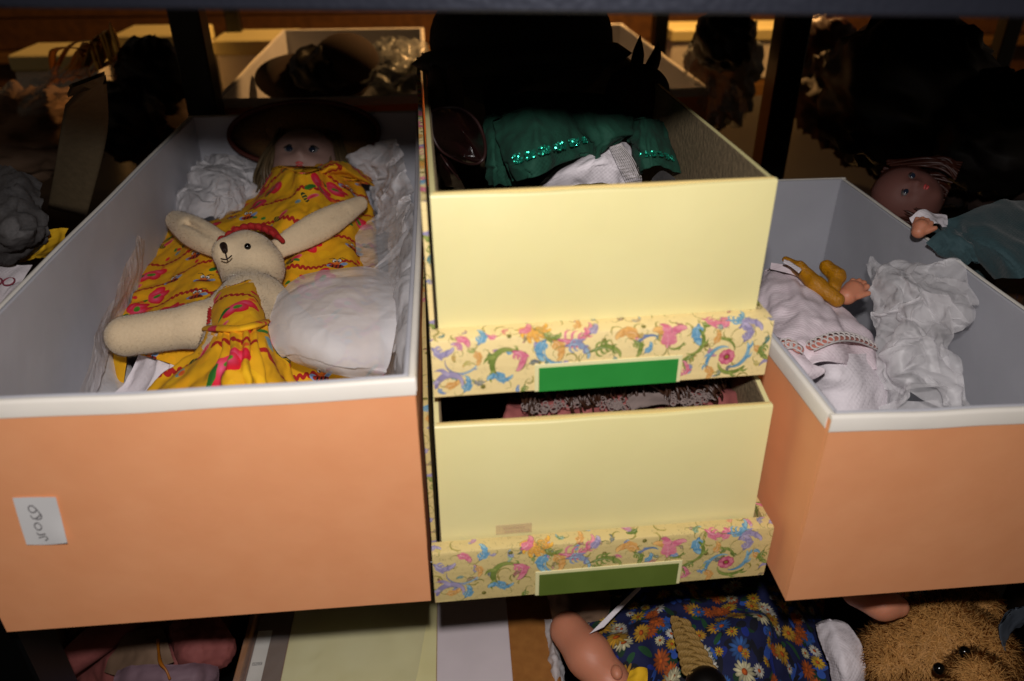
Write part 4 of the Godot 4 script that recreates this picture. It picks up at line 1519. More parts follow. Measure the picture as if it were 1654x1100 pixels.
func left_tissue() -> void:
	var g := "white tissue sheets in the left box"
	var a := put("tissue_sheet", quilt([
		[V(-0.104, 0.136, -0.615), V(-0.092, 0.141, -0.603), V(-0.076, 0.140, -0.606), V(-0.063, 0.136, -0.613), V(-0.049, 0.130, -0.615)],
		[V(-0.123, 0.139, -0.593), V(-0.106, 0.148, -0.575), V(-0.083, 0.150, -0.565), V(-0.059, 0.145, -0.570), V(-0.039, 0.140, -0.568)],
		[V(-0.132, 0.140, -0.561), V(-0.113, 0.149, -0.544), V(-0.086, 0.153, -0.529), V(-0.058, 0.149, -0.530), V(-0.034, 0.147, -0.519)],
		[V(-0.133, 0.137, -0.530), V(-0.113, 0.147, -0.510), V(-0.086, 0.151, -0.498), V(-0.058, 0.147, -0.497), V(-0.035, 0.143, -0.493)],
		[V(-0.128, 0.130, -0.506), V(-0.107, 0.140, -0.486), V(-0.084, 0.143, -0.475), V(-0.059, 0.139, -0.476), V(-0.039, 0.132, -0.479)],
		[V(-0.115, 0.120, -0.492), V(-0.099, 0.127, -0.478), V(-0.080, 0.130, -0.468), V(-0.061, 0.127, -0.469), V(-0.044, 0.120, -0.474)],
		[V(-0.093, 0.112, -0.486), V(-0.085, 0.116, -0.477), V(-0.075, 0.118, -0.471), V(-0.065, 0.115, -0.473), V(-0.054, 0.112, -0.476)]], 120, 120, {"wr": 0.0022, "fr": 17.0, "seed": 3, "ridged": true, "ragged": 0.004}), M.tissue_dome)
	var a3 := put("tissue_sheet", quilt([
		[V(-0.084, 0.124, -0.702), V(-0.072, 0.128, -0.752), V(-0.056, 0.134, -0.759), V(-0.036, 0.150, -0.725)],
		[V(-0.078, 0.124, -0.656), V(-0.061, 0.130, -0.669), V(-0.045, 0.142, -0.647), V(-0.029, 0.160, -0.603)],
		[V(-0.069, 0.124, -0.617), V(-0.052, 0.138, -0.598), V(-0.039, 0.150, -0.561), V(-0.026, 0.164, -0.520)],
		[V(-0.056, 0.124, -0.559), V(-0.043, 0.142, -0.524), V(-0.035, 0.152, -0.486), V(-0.027, 0.160, -0.462)],
		[V(-0.051, 0.112, -0.511), V(-0.042, 0.130, -0.481), V(-0.036, 0.140, -0.456), V(-0.028, 0.150, -0.431)]], 90, 110, {"wr": 0.005, "fr": 20.0, "seed": 31, "ridged": true, "ragged": 0.010}), M.tissue)
	tag(a3, "thin tissue folds hanging between the domed sheet and the right wall", "tissue", g)
	tag(a, "domed white tissue sheet over the rabbit's hidden arm", "tissue", g)
	var b := put("tissue_sheet", quilt([
		[V(-0.026, 0.165, -0.684), V(-0.035, 0.150, -0.716), V(-0.046, 0.135, -0.740), V(-0.056, 0.118, -0.772)],
		[V(-0.022, 0.172, -0.569), V(-0.032, 0.160, -0.597), V(-0.042, 0.140, -0.631), V(-0.052, 0.110, -0.684)],
		[V(-0.021, 0.172, -0.494), V(-0.032, 0.165, -0.508), V(-0.041, 0.140, -0.548), V(-0.051, 0.100, -0.615)],
		[V(-0.022, 0.170, -0.436), V(-0.032, 0.155, -0.459), V(-0.040, 0.130, -0.489), V(-0.051, 0.090, -0.548)],
		[V(-0.024, 0.160, -0.401), V(-0.033, 0.140, -0.432), V(-0.042, 0.115, -0.468), V(-0.054, 0.080, -0.519)]], 70, 120, {"wr": 0.005, "fr": 20.0, "seed": 9, "ridged": true, "ragged": 0.012}), M.tissue_dense)
	tag(b, "upright folded tissue strip against the right wall of left box", "tissue", g)
	var c := put("tissue_sheet", quilt([
		[V(-0.121, 0.135, -0.912), V(-0.106, 0.150, -0.890), V(-0.078, 0.158, -0.895), V(-0.046, 0.165, -0.895)],
		[V(-0.104, 0.125, -0.911), V(-0.086, 0.140, -0.893), V(-0.060, 0.150, -0.875), V(-0.037, 0.160, -0.825)],
		[V(-0.082, 0.115, -0.901), V(-0.069, 0.125, -0.874), V(-0.047, 0.145, -0.794), V(-0.031, 0.160, -0.731)],
		[V(-0.076, 0.105, -0.849), V(-0.062, 0.120, -0.798), V(-0.043, 0.140, -0.735), V(-0.028, 0.160, -0.666)],
		[V(-0.072, 0.102, -0.779), V(-0.061, 0.112, -0.744), V(-0.042, 0.130, -0.696), V(-0.028, 0.150, -0.633)]], 110, 110, {"wr": 0.011, "fr": 20.0, "seed": 12, "ridged": true, "oct": 4, "ragged": 0.02}), M.tissue_dense)
	tag(c, "crumpled tissue beside the doll's face, right corner of left box", "tissue", g)
	var d := put("tissue_sheet", quilt([
		[V(-0.327, 0.125, -1.033), V(-0.287, 0.130, -0.998), V(-0.244, 0.130, -0.974), V(-0.206, 0.125, -0.969)],
		[V(-0.318, 0.125, -0.943), V(-0.266, 0.138, -0.887), V(-0.234, 0.135, -0.893), V(-0.205, 0.120, -0.913)],
		[V(-0.305, 0.120, -0.869), V(-0.258, 0.135, -0.823), V(-0.229, 0.130, -0.834), V(-0.211, 0.112, -0.843)],
		[V(-0.298, 0.110, -0.828), V(-0.267, 0.118, -0.796), V(-0.243, 0.116, -0.798), V(-0.237, 0.105, -0.817)]], 120, 110, {"wr": 0.011, "fr": 20.0, "seed": 15, "ridged": true, "oct": 4, "ragged": 0.02}), M.tissue_dense)
	tag(d, "crumpled tissue above the rabbit's shorter ear, back of left box", "tissue", g)
	var e := put("tissue_sheet", quilt([
		[V(-0.283, 0.135, -0.707), V(-0.289, 0.120, -0.735), V(-0.297, 0.100, -0.772)],
		[V(-0.274, 0.130, -0.624), V(-0.281, 0.110, -0.659), V(-0.292, 0.085, -0.705)],
		[V(-0.271, 0.120, -0.556), V(-0.282, 0.095, -0.596), V(-0.285, 0.070, -0.629)],
		[V(-0.270, 0.105, -0.517), V(-0.281, 0.075, -0.560), V(-0.267, 0.055, -0.585)],
		[V(-0.273, 0.090, -0.490), V(-0.278, 0.060, -0.533), V(-0.248, 0.045, -0.547)]], 70, 130, {"wr": 0.004, "fr": 18.0, "seed": 18, "ridged": true, "ragged": 0.010}), M.tissue_dense)
	tag(e, "long tissue sheet along the left wall below the rabbit's paw", "tissue", g)
	var f := put("white_petticoat", quilt([
		[V(-0.250, 0.085, -0.584), V(-0.231, 0.090, -0.574), V(-0.206, 0.092, -0.573), V(-0.188, 0.088, -0.582)],
		[V(-0.261, 0.075, -0.572), V(-0.230, 0.085, -0.552), V(-0.206, 0.086, -0.550), V(-0.190, 0.080, -0.559)],
		[V(-0.270, 0.060, -0.550), V(-0.234, 0.068, -0.535), V(-0.209, 0.070, -0.529), V(-0.162, 0.065, -0.532)],
		[V(-0.267, 0.050, -0.521), V(-0.232, 0.052, -0.515), V(-0.160, 0.052, -0.508), V(-0.064, 0.050, -0.510)]], 60, 40, {"wr": 0.003, "fr": 30.0, "folds": 4.0, "fold": 0.003, "fold0": 1.0, "seed": 4}), M.white_cloth)
	tag(f, "white cloth folds showing below the rabbit's stretched arm", "petticoat")


# ------------------------------------------------------------------ the cream boxes' contents
# a stuffed flat shape inside an outline
func pad(outline: Array, apex: Vector3, up: float, power := 1.5, rings := 14, seg := 64) -> ArrayMesh:
	var pts := PackedVector3Array()
	var uv := PackedVector2Array()
	var loop := outline.duplicate()
	loop.append(outline[0])
	for side in 2:
		for j in rings + 1:
			var q := float(j) / rings if side == 0 else 1.0 - float(j) / rings
			if side == 1 and j == 0:
				continue
			for i in seg + 1:
				var e := spline(loop, float(i) / seg)
				var p := apex.lerp(e, q)
				var base := lerpf(apex.y, e.y, q)
				p.y = base + (up if side == 0 else -up) * (1.0 - pow(q, power))
				pts.append(p)
				uv.append(Vector2(p.x, p.z) / 0.1)
	return weld(pts, uv, seg + 1, rings * 2 + 1)


# little bright plates scattered on a band between two edges
func sequins(a: Array, b: Array, count: int, size: float, seed_: int) -> ArrayMesh:
	var rng := RandomNumberGenerator.new()
	rng.seed = seed_
	var st := SurfaceTool.new()
	st.begin(Mesh.PRIMITIVE_TRIANGLES)
	for i in count:
		var t := rng.randf()
		if sin(t * 39.0 + rng.randf() * 1.6) < -0.45:
			continue
		var c := spline(a, t).lerp(spline(b, t), rng.randf()) + V(0, 0.0012, 0)
		var n := (Vector3(0, 0.75, 0.9) + Vector3(rng.randfn(), rng.randfn(), rng.randfn()) * 0.45).normalized()
		var s := n.cross(Vector3(rng.randfn(), rng.randfn(), rng.randfn())).normalized() * size * rng.randf_range(0.5, 1.2)
		var w := n.cross(s)
		for q in [c - s, c + w * 0.7, c + s, c - s, c + s, c - w * 0.7]:
			st.set_normal(n)
			st.add_vertex(q)
	return st.commit()


func upper_contents() -> void:
	var o := [Vector3(-0.0056, 0.2651, -0.6158), Vector3(0.0036, 0.2699, -0.6090), Vector3(0.0168, 0.2698, -0.6063), Vector3(0.0276, 0.2638, -0.5975), Vector3(0.0329, 0.2548, -0.5869), Vector3(0.0337, 0.2466, -0.5731), Vector3(0.0305, 0.2406, -0.5669), Vector3(0.0228, 0.2371, -0.5727), Vector3(0.0121, 0.2360, -0.5879), Vector3(0.0007, 0.2398, -0.6004), Vector3(-0.0050, 0.2496, -0.6073)]
	var t := thing("leather_pouch", "glossy dark brown leather pouch with piped edge in upper cream box", "pouch", Vector3(0.0155, 0.2372, -0.6422))
	put("body", pad(o, Vector3(0.0170, 0.2550, -0.5634), 0.009, 1.6), M.leather, t)
	var loop := o.duplicate()
	loop.append(o[0])
	put("piping", tube(loop, [0.0013, 0.0013], 8, 120), M.piping, t)
	put("strap", quilt([[V(-0.002, 0.232, -0.630), V(0.003, 0.235, -0.611), V(0.007, 0.231, -0.616)], [V(-0.002, 0.218, -0.624), V(0.005, 0.224, -0.602), V(0.013, 0.217, -0.611)], [V(0.003, 0.198, -0.637), V(0.011, 0.201, -0.626), V(0.020, 0.197, -0.630)]], 14, 20, {"thick": 0.001, "wr": 0.001}), M.leather, t)
	put("strap_edge", tube([Vector3(0.0005, 0.2348, -0.6039), Vector3(0.0058, 0.2286, -0.5948), Vector3(0.0144, 0.2140, -0.6047)], [0.0008, 0.0008], 6, 16), M.piping, t)
	# green dress
	var d := thing("green_dress", "dark green doll dress with sparkling trim, folded in upper cream box", "dress", Vector3(0.1113, 0.2000, -0.7266))
	put("skirt_panel", quilt([
		[V(0.043, 0.255, -0.621), V(0.053, 0.263, -0.618), V(0.072, 0.270, -0.600), V(0.096, 0.266, -0.615), V(0.110, 0.257, -0.638)],
		[V(0.044, 0.250, -0.606), V(0.056, 0.260, -0.579), V(0.073, 0.265, -0.568), V(0.094, 0.262, -0.587), V(0.110, 0.252, -0.609)],
		[V(0.046, 0.243, -0.589), V(0.057, 0.254, -0.551), V(0.073, 0.259, -0.549), V(0.095, 0.254, -0.575), V(0.112, 0.246, -0.591)],
		[V(0.048, 0.236, -0.572), V(0.057, 0.247, -0.536), V(0.074, 0.252, -0.539), V(0.095, 0.247, -0.567), V(0.114, 0.240, -0.582)],
		[V(0.054, 0.226, -0.563), V(0.060, 0.237, -0.534), V(0.074, 0.241, -0.535), V(0.096, 0.240, -0.564), V(0.117, 0.237, -0.590)]], 60, 48, {"wr": 0.002, "fr": 34.0, "folds": 2.6, "fold": 0.0022, "fold0": 0.4, "thick": 0.0007}), M.green_cloth, d)
	tag(put("sparkling_trim", sequins([Vector3(0.0486, 0.2429, -0.5684), Vector3(0.0565, 0.2548, -0.5335), Vector3(0.0718, 0.2602, -0.5316), Vector3(0.0930, 0.2553, -0.5600), Vector3(0.1094, 0.2520, -0.5797)], [Vector3(0.0511, 0.2368, -0.5607), Vector3(0.0580, 0.2497, -0.5312), Vector3(0.0723, 0.2557, -0.5276), Vector3(0.0934, 0.2509, -0.5562), Vector3(0.1124, 0.2470, -0.5819)], 1700, 0.0007, 3), M.sequin, d), "", "", "", "stuff")
	put("side_panel", quilt([
		[V(0.037, 0.251, -0.650), V(0.044, 0.255, -0.643), V(0.051, 0.250, -0.649)],
		[V(0.036, 0.239, -0.619), V(0.042, 0.246, -0.604), V(0.050, 0.239, -0.615)],
		[V(0.036, 0.224, -0.602), V(0.041, 0.233, -0.579), V(0.052, 0.226, -0.592)],
		[V(0.037, 0.208, -0.606), V(0.044, 0.215, -0.585), V(0.057, 0.211, -0.595)]], 20, 30, {"wr": 0.003, "fr": 40.0, "folds": 1.5, "fold": 0.002, "thick": 0.0007}), M.green_cloth, d)
	put("sash", quilt([
		[V(0.100, 0.257, -0.639), V(0.112, 0.263, -0.611), V(0.129, 0.265, -0.596), V(0.153, 0.258, -0.612)],
		[V(0.106, 0.250, -0.611), V(0.114, 0.260, -0.580), V(0.127, 0.262, -0.573), V(0.151, 0.254, -0.597)],
		[V(0.110, 0.240, -0.593), V(0.117, 0.252, -0.567), V(0.128, 0.256, -0.565), V(0.154, 0.249, -0.596)],
		[V(0.113, 0.226, -0.589), V(0.116, 0.235, -0.572), V(0.122, 0.245, -0.566), V(0.137, 0.247, -0.585)]], 40, 34, {"wr": 0.0015, "fr": 30.0, "folds": 1.2, "fold": 0.002, "fold0": 0.5, "seed": 5, "thick": 0.0007}), M.green_cloth, d)
	put("sleeve", quilt([
		[V(0.149, 0.251, -0.621), V(0.154, 0.262, -0.596), V(0.163, 0.262, -0.595), V(0.182, 0.251, -0.621)],
		[V(0.149, 0.244, -0.601), V(0.150, 0.257, -0.571), V(0.161, 0.257, -0.572), V(0.180, 0.245, -0.599)],
		[V(0.149, 0.237, -0.581), V(0.148, 0.251, -0.550), V(0.160, 0.250, -0.552), V(0.179, 0.238, -0.577)],
		[V(0.151, 0.225, -0.569), V(0.150, 0.239, -0.543), V(0.162, 0.240, -0.546), V(0.182, 0.225, -0.566)]], 34, 34, {"wr": 0.002, "fr": 40.0, "folds": 1.0, "fold": 0.002, "fold0": 0.5, "seed": 7, "thick": 0.0007}), M.green_cloth, d)
	tag(put("sleeve_trim", sequins([Vector3(0.1471, 0.2393, -0.5693), Vector3(0.1478, 0.2512, -0.5411), Vector3(0.1580, 0.2507, -0.5418), Vector3(0.1742, 0.2403, -0.5635)], [Vector3(0.1481, 0.2361, -0.5641), Vector3(0.1490, 0.2471, -0.5410), Vector3(0.1591, 0.2472, -0.5412), Vector3(0.1760, 0.2361, -0.5615)], 420, 0.0007, 8), M.sequin, d), "", "", "", "stuff")
	put("cuff_grey_lining", quilt([[V(0.165, 0.218, -0.581), V(0.166, 0.232, -0.558), V(0.184, 0.218, -0.577)], [V(0.166, 0.209, -0.588), V(0.174, 0.215, -0.577), V(0.188, 0.208, -0.584)]], 14, 10, {}), M.grey_cloth, d).name = "cuff_lining"  # grey cloth strip lining the cuff
	put("bodice", quilt([
		[V(0.041, 0.250, -0.719), V(0.077, 0.261, -0.691), V(0.131, 0.261, -0.686), V(0.201, 0.249, -0.695)],
		[V(0.041, 0.247, -0.677), V(0.073, 0.258, -0.650), V(0.123, 0.258, -0.643), V(0.192, 0.246, -0.655)],
		[V(0.043, 0.231, -0.675), V(0.074, 0.240, -0.658), V(0.125, 0.240, -0.649), V(0.197, 0.230, -0.653)]], 40, 20, {"wr": 0.003, "fr": 30.0}), M.green_cloth, d)
	var p := put("petticoat", quilt([
		[V(0.109, 0.231, -0.613), V(0.124, 0.242, -0.590), V(0.139, 0.245, -0.592), V(0.152, 0.237, -0.612)],
		[V(0.098, 0.225, -0.606), V(0.112, 0.238, -0.576), V(0.131, 0.242, -0.576), V(0.154, 0.231, -0.600)],
		[V(0.082, 0.216, -0.593), V(0.101, 0.232, -0.567), V(0.127, 0.237, -0.565), V(0.156, 0.221, -0.583)],
		[V(0.073, 0.201, -0.603), V(0.103, 0.217, -0.574), V(0.131, 0.219, -0.569), V(0.162, 0.206, -0.590)]], 60, 40, {"wr": 0.0008, "fr": 40.0, "folds": 4.0, "fold": 0.0012, "fold0": 0.3, "seed": 4}), M.white_cloth)
	tag(p, "white petticoat edge under the green dress in upper cream box", "petticoat")
	var net := []
	for i in 9:
		var s := i / 8.0
		net.append(tube([Vector3(0.1269, 0.2477, -0.5685).lerp(Vector3(0.1362, 0.2485, -0.5745), s), Vector3(0.1296, 0.2419, -0.5506).lerp(Vector3(0.1455, 0.2381, -0.5702), s), Vector3(0.1372, 0.2292, -0.5513).lerp(Vector3(0.1525, 0.2245, -0.5666), s)], [0.0003, 0.0003], 4, 12))
	for i in 12:
		var s := i / 11.0
		net.append(tube([Vector3(0.1269, 0.2477, -0.5685).lerp(Vector3(0.1372, 0.2292, -0.5513), s), Vector3(0.1362, 0.2485, -0.5745).lerp(Vector3(0.1525, 0.2245, -0.5666), s)], [0.00025, 0.00025], 4, 6))
	put("net_trim", joined(net), M.lace, p)
	# the dark hat and hair filling the shaded back of this box
	var hc := Vector3(0.0849, 0.2720, -0.7117)
	var h := thing("black_hat", "large black felt hat filling the shaded end of upper cream box", "hat", hc)
	put("crown", lump(hc + V(-0.005, 0.02, -0.05), Basis(), func(d: Vector3): return 0.085 / sqrt(d.x * d.x * 1.0 + d.y * d.y * 1.9 + d.z * d.z * 1.2), 40, 26), M.black_cloth, h)
	put("brim", lump(hc + V(-0.005, 0.005, -0.045), facing(V(0.15, 0.2, 1), Vector3.UP) * Basis.from_scale(V(1, 1, 1)), func(d: Vector3): return 0.103 / sqrt(d.x * d.x + d.y * d.y * 30.0 + d.z * d.z * 1.1), 48, 30), M.black_cloth, h)
	var e := thing("felt_ears", "pair of dark pointed felt ears above the upper cream box's right edge", "felt ears", Vector3(0.1857, 0.2600, -0.7082))
	for q in [[Vector3(0.1768, 0.2720, -0.7083), Vector3(0.1807, 0.2870, -0.7183), Vector3(0.1806, 0.3020, -0.7160)], [Vector3(0.1878, 0.2700, -0.7066), Vector3(0.1937, 0.2830, -0.7101), Vector3(0.1982, 0.2960, -0.7192)]]:
		put("ear", tube(q, [0.013, 0.0115, 0.001], 14, 16, 0.45, V(1, 0.2, 0)), M.brown_felt, e)
	put("cap", lump(Vector3(0.1724, 0.2620, -0.6767), Basis(), func(d: Vector3): return 0.030 / sqrt(d.x * d.x * 1.2 + d.y * d.y * 1.6 + d.z * d.z), 28, 20), M.brown_felt, e)
	var f := thing("doll_feet", "two small brown doll feet standing up in the shaded upper box", "doll feet", Vector3(0.0050, 0.2500, -0.7095))
	put("foot", tube([Vector3(0.0004, 0.2550, -0.6740), Vector3(-0.0000, 0.2700, -0.6688), Vector3(-0.0008, 0.2880, -0.6560)], [0.009, 0.0085, 0.005], 14, 14), M.brown_felt, f)
	put("foot", tube([Vector3(0.0134, 0.2550, -0.6728), Vector3(0.0144, 0.2720, -0.6653), Vector3(0.0136, 0.2900, -0.6495)], [0.0085, 0.008, 0.0045], 14, 14), M.brown_felt, f)


func curl(c: Vector3, r: float, turns: float, rise: float, ax: Vector3) -> Array:
	var b := facing(ax, Vector3.UP if absf(ax.normalized().y) < 0.9 else Vector3.RIGHT)
	var p := []
	for i in 17:
		var a := TAU * turns * i / 16.0
		p.append(c + b * V(cos(a) * r, sin(a) * r, rise * i / 16.0))
	return p


func lower_contents() -> void:
	var d := thing("lace_dress", "rose and white lace doll dress inside the lower cream box", "dress", Vector3(0.1199, 0.0960, -0.4529))
	put("cloth", quilt([
		[V(0.039, 0.111, -0.447), V(0.072, 0.118, -0.439), V(0.115, 0.120, -0.437), V(0.159, 0.118, -0.439), V(0.204, 0.111, -0.451)],
		[V(0.036, 0.110, -0.433), V(0.070, 0.118, -0.425), V(0.112, 0.120, -0.422), V(0.155, 0.118, -0.425), V(0.201, 0.111, -0.434)],
		[V(0.032, 0.106, -0.418), V(0.069, 0.110, -0.412), V(0.110, 0.112, -0.410), V(0.152, 0.110, -0.411), V(0.197, 0.106, -0.417)]], 70, 26, {"wr": 0.004, "fr": 34.0, "folds": 6.0, "fold": 0.0025, "fold0": 0.6}), M.rose_cloth, d)
	var lace := []
	var rng := RandomNumberGenerator.new()
	rng.seed = 31
	for i in 170:
		var s := rng.randf()
		var q: Vector3 = Vector3(0.0462, 0.1230, -0.4155).lerp(Vector3(0.1762, 0.1250, -0.4133), s) + V(rng.randf_range(-0.002, 0.002), rng.randf_range(-0.001, 0.0015), 0.003 * sin(s * 17.0) + rng.randf_range(-0.006, 0.005))
		lace.append(tube(curl(q, rng.randf_range(0.0012, 0.0024), 1.0, 0.0005, V(rng.randf_range(-0.4, 0.4), 1, 0.5)), [0.00036, 0.00036], 5, 14))
	put("lace_trim", joined(lace), M.lace_shaded, d)
	put("white_inset", quilt([[V(0.116, 0.126, -0.417), V(0.126, 0.130, -0.415), V(0.142, 0.126, -0.418)], [V(0.115, 0.125, -0.403), V(0.124, 0.130, -0.400), V(0.141, 0.125, -0.406)]], 16, 12, {"wr": 0.002, "fr": 60.0}), M.lace_shaded, d)
	var h := thing("doll_hair", "dark brown curled doll hair in the shade of lower cream box", "doll hair", Vector3(0.1018, 0.1060, -0.4557))
	var list := []
	for i in 110:
		var q: Vector3 = Vector3(0.0460, 0.1240, -0.4328).lerp(Vector3(0.1773, 0.1260, -0.4304), rng.randf()) + V(0, rng.randf_range(-0.004, 0.004), rng.randf_range(-0.014, 0.014))
		list.append(curl(q, rng.randf_range(0.004, 0.009), 1.6, rng.randf_range(0.004, 0.014), V(rng.randf_range(0.4, 1.0), rng.randf_range(-0.2, 0.4), rng.randf_range(-0.5, 0.5))))
	put("curls", strands(list, 0.0011, 5, 28), M.curl_hair, h)


func right_contents() -> void:
	var d := thing("white_dress", "white doll dress with open lace bands in the right peach box", "dress", Vector3(0.3318, 0.0500, -0.5885))
	put("skirt", quilt([
		[V(0.286, 0.120, -0.615), V(0.297, 0.126, -0.606), V(0.305, 0.128, -0.588), V(0.320, 0.118, -0.583)],
		[V(0.267, 0.118, -0.574), V(0.273, 0.130, -0.549), V(0.292, 0.132, -0.535), V(0.325, 0.114, -0.551)],
		[V(0.252, 0.114, -0.538), V(0.257, 0.128, -0.507), V(0.286, 0.131, -0.494), V(0.333, 0.108, -0.523)],
		[V(0.241, 0.110, -0.511), V(0.245, 0.124, -0.476), V(0.280, 0.128, -0.473), V(0.337, 0.104, -0.507)],
		[V(0.237, 0.106, -0.498), V(0.238, 0.118, -0.457), V(0.270, 0.122, -0.451), V(0.321, 0.098, -0.472)]], 64, 56, {"wr": 0.004, "fr": 26.0, "folds": 3.0, "fold": 0.003, "fold0": 0.3, "seed": 21, "thick": 0.0008}), M.pink_white, d)
	put("sleeve", quilt([
		[V(0.235, 0.128, -0.485), V(0.240, 0.134, -0.469), V(0.251, 0.130, -0.460)],
		[V(0.233, 0.124, -0.472), V(0.237, 0.131, -0.451), V(0.253, 0.127, -0.446)],
		[V(0.236, 0.118, -0.462), V(0.238, 0.126, -0.440), V(0.264, 0.121, -0.442)],
		[V(0.243, 0.112, -0.458), V(0.244, 0.119, -0.437), V(0.249, 0.114, -0.439)]], 30, 30, {"wr": 0.0015, "fr": 40.0, "thick": 0.0008, "seed": 3}), M.pink_white, d)
	for band in [[Vector3(0.2611, 0.1295, -0.4655), Vector3(0.2794, 0.1335, -0.4695), Vector3(0.3056, 0.1225, -0.4842), Vector3(0.3281, 0.1085, -0.4947), 13], [Vector3(0.2284, 0.1305, -0.4582), Vector3(0.2350, 0.1340, -0.4604), Vector3(0.2413, 0.1365, -0.4590), Vector3(0.2464, 0.1345, -0.4550), 6]]:
		var rings := []
		var n: int = band[4]
		var line := [band[0], band[1], band[2], band[3]]
		for row in 2:
			for i in n:
				var q := spline(line, (i + 0.5 * row) / n) + V(0, 0.0004, 0.0042 * row)
				rings.append(tube(curl(q, 0.0024, 1.0, 0.0, V(0.0, 1, 0.45)), [0.0007, 0.0007], 6, 16))
		for off in [-0.0035, 0.0085]:
			var l2 := []
			for q in line:
				l2.append(q + V(0, 0, off))
			rings.append(tube(l2, [0.0006, 0.0006], 6, 24))
		put("lace_band", joined(rings), M.lace, d)
		var shade := []
		for q in line:
			shade.append(q + V(0, -0.0002, 0.0025))
		put("skin_tone_slip", tube(shade, [0.0042, 0.0042], 8, 30, 0.12), M.skin_pink, d).name = "slip_showing_through"
	put("underskirt", quilt([
		[V(0.268, 0.098, -0.500), V(0.277, 0.116, -0.472), V(0.300, 0.117, -0.470), V(0.335, 0.098, -0.496)],
		[V(0.267, 0.094, -0.484), V(0.274, 0.112, -0.453), V(0.293, 0.112, -0.453), V(0.331, 0.095, -0.476)],
		[V(0.268, 0.080, -0.479), V(0.276, 0.096, -0.453), V(0.295, 0.098, -0.446), V(0.329, 0.086, -0.461)],
		[V(0.267, 0.070, -0.462), V(0.275, 0.086, -0.439), V(0.295, 0.088, -0.437), V(0.327, 0.078, -0.451)]], 40, 30, {"wr": 0.003, "fr": 26.0, "seed": 14}), M.white_cloth, d)
	put("collar", quilt([[V(0.282, 0.134, -0.595), V(0.291, 0.138, -0.578), V(0.301, 0.132, -0.568)], [V(0.280, 0.130, -0.591), V(0.290, 0.135, -0.568), V(0.308, 0.126, -0.566)]], 20, 10, {"wr": 0.001}), M.pink_white, d)
	var s := thing("glitter_shoes", "mustard glitter doll slippers lying on the white dress's upper edge", "doll shoes", Vector3(0.3314, 0.1100, -0.6020))
	put("slipper", flesh([[Vector3(0.2954, 0.1400, -0.5688), Vector3(0.3023, 0.1340, -0.5499), 0.0056, 0.0066], [Vector3(0.3023, 0.1340, -0.5499), Vector3(0.3162, 0.1260, -0.5375), 0.0066, 0.0060], [Vector3(0.2954, 0.1400, -0.5688), Vector3(0.2883, 0.1420, -0.5837), 0.0050, 0.003]], 0.0014, 0.004, [], 0.0008), M.mustard, s)
	put("slipper", flesh([[Vector3(0.3192, 0.1400, -0.5714), Vector3(0.3245, 0.1360, -0.5600), 0.0056, 0.0066], [Vector3(0.3245, 0.1360, -0.5600), Vector3(0.3167, 0.1310, -0.5477), 0.0062, 0.0056]], 0.0014, 0.004, [], 0.0008), M.mustard, s)
	put("insole", quilt([[V(0.281, 0.148, -0.571), V(0.285, 0.148, -0.565), V(0.288, 0.148, -0.551)], [V(0.279, 0.147, -0.567), V(0.282, 0.147, -0.560), V(0.284, 0.147, -0.547)]], 12, 8, {"thick": 0.001}), M.white_cloth, s)
	# a small hand beside the slippers
	var w := Vector3(0.3295, 0.1240, -0.5468)
	var hand := []
	var tip := Vector3(0.3426, 0.1280, -0.5559)
	hand.append([w, w.lerp(tip, 0.55), 0.0075, 0.0085])
	var side := (tip - w).cross(Vector3.UP).normalized()
	for i in 4:
		var o := side * (i - 1.5) * 0.0036
		var k0 := w.lerp(tip, 0.6) + o
		var k1 := w.lerp(tip, [1.15, 1.3, 1.28, 1.1][i]) + o * 1.2 + V(0, 0.001, 0)
		hand.append([k0, k1, 0.0026, 0.0022])
		hand.append([k1, k1 + V(0.001, -0.003, -0.001), 0.0022, 0.0019])
	hand.append([w.lerp(tip, 0.3) + side * 0.007, w.lerp(tip, 0.75) + side * 0.0115, 0.003, 0.0022])
	tag(put("doll_hand", flesh(hand, 0.0009, 0.0015), M.skin), "tiny pink doll hand reaching out beside the mustard slippers", "doll hand")
	var a := put("tissue_sheet", quilt([
		[V(0.363, 0.120, -0.610), V(0.383, 0.130, -0.600), V(0.396, 0.140, -0.567), V(0.419, 0.150, -0.538)],
		[V(0.361, 0.110, -0.569), V(0.362, 0.140, -0.544), V(0.387, 0.136, -0.538), V(0.399, 0.146, -0.506)],
		[V(0.347, 0.100, -0.523), V(0.341, 0.130, -0.491), V(0.348, 0.136, -0.470), V(0.370, 0.136, -0.468)],
		[V(0.330, 0.092, -0.481), V(0.324, 0.116, -0.452), V(0.336, 0.122, -0.442), V(0.349, 0.122, -0.432)],
		[V(0.320, 0.076, -0.448), V(0.320, 0.096, -0.434), V(0.340, 0.098, -0.429), V(0.358, 0.096, -0.423)]], 150, 150, {"wr": 0.020, "fr": 19.0, "seed": 33, "ridged": true, "ragged": 0.022}), M.tissue)
	tag(a, "crumpled clear white tissue beside the white dress in right box", "tissue")
	var a2 := put("tissue_sheet", quilt([
		[V(0.400, 0.118, -0.603), V(0.405, 0.128, -0.577), V(0.410, 0.140, -0.544), V(0.412, 0.150, -0.530)],
		[V(0.363, 0.112, -0.542), V(0.364, 0.132, -0.515), V(0.371, 0.134, -0.500), V(0.372, 0.140, -0.470)],
		[V(0.339, 0.104, -0.497), V(0.335, 0.122, -0.471), V(0.345, 0.126, -0.460), V(0.346, 0.124, -0.438)],
		[V(0.318, 0.082, -0.450), V(0.318, 0.104, -0.431), V(0.331, 0.106, -0.426), V(0.351, 0.100, -0.422)]], 130, 130, {"wr": 0.020, "fr": 24.0, "seed": 39, "ridged": true, "ragged": 0.022}), M.tissue)
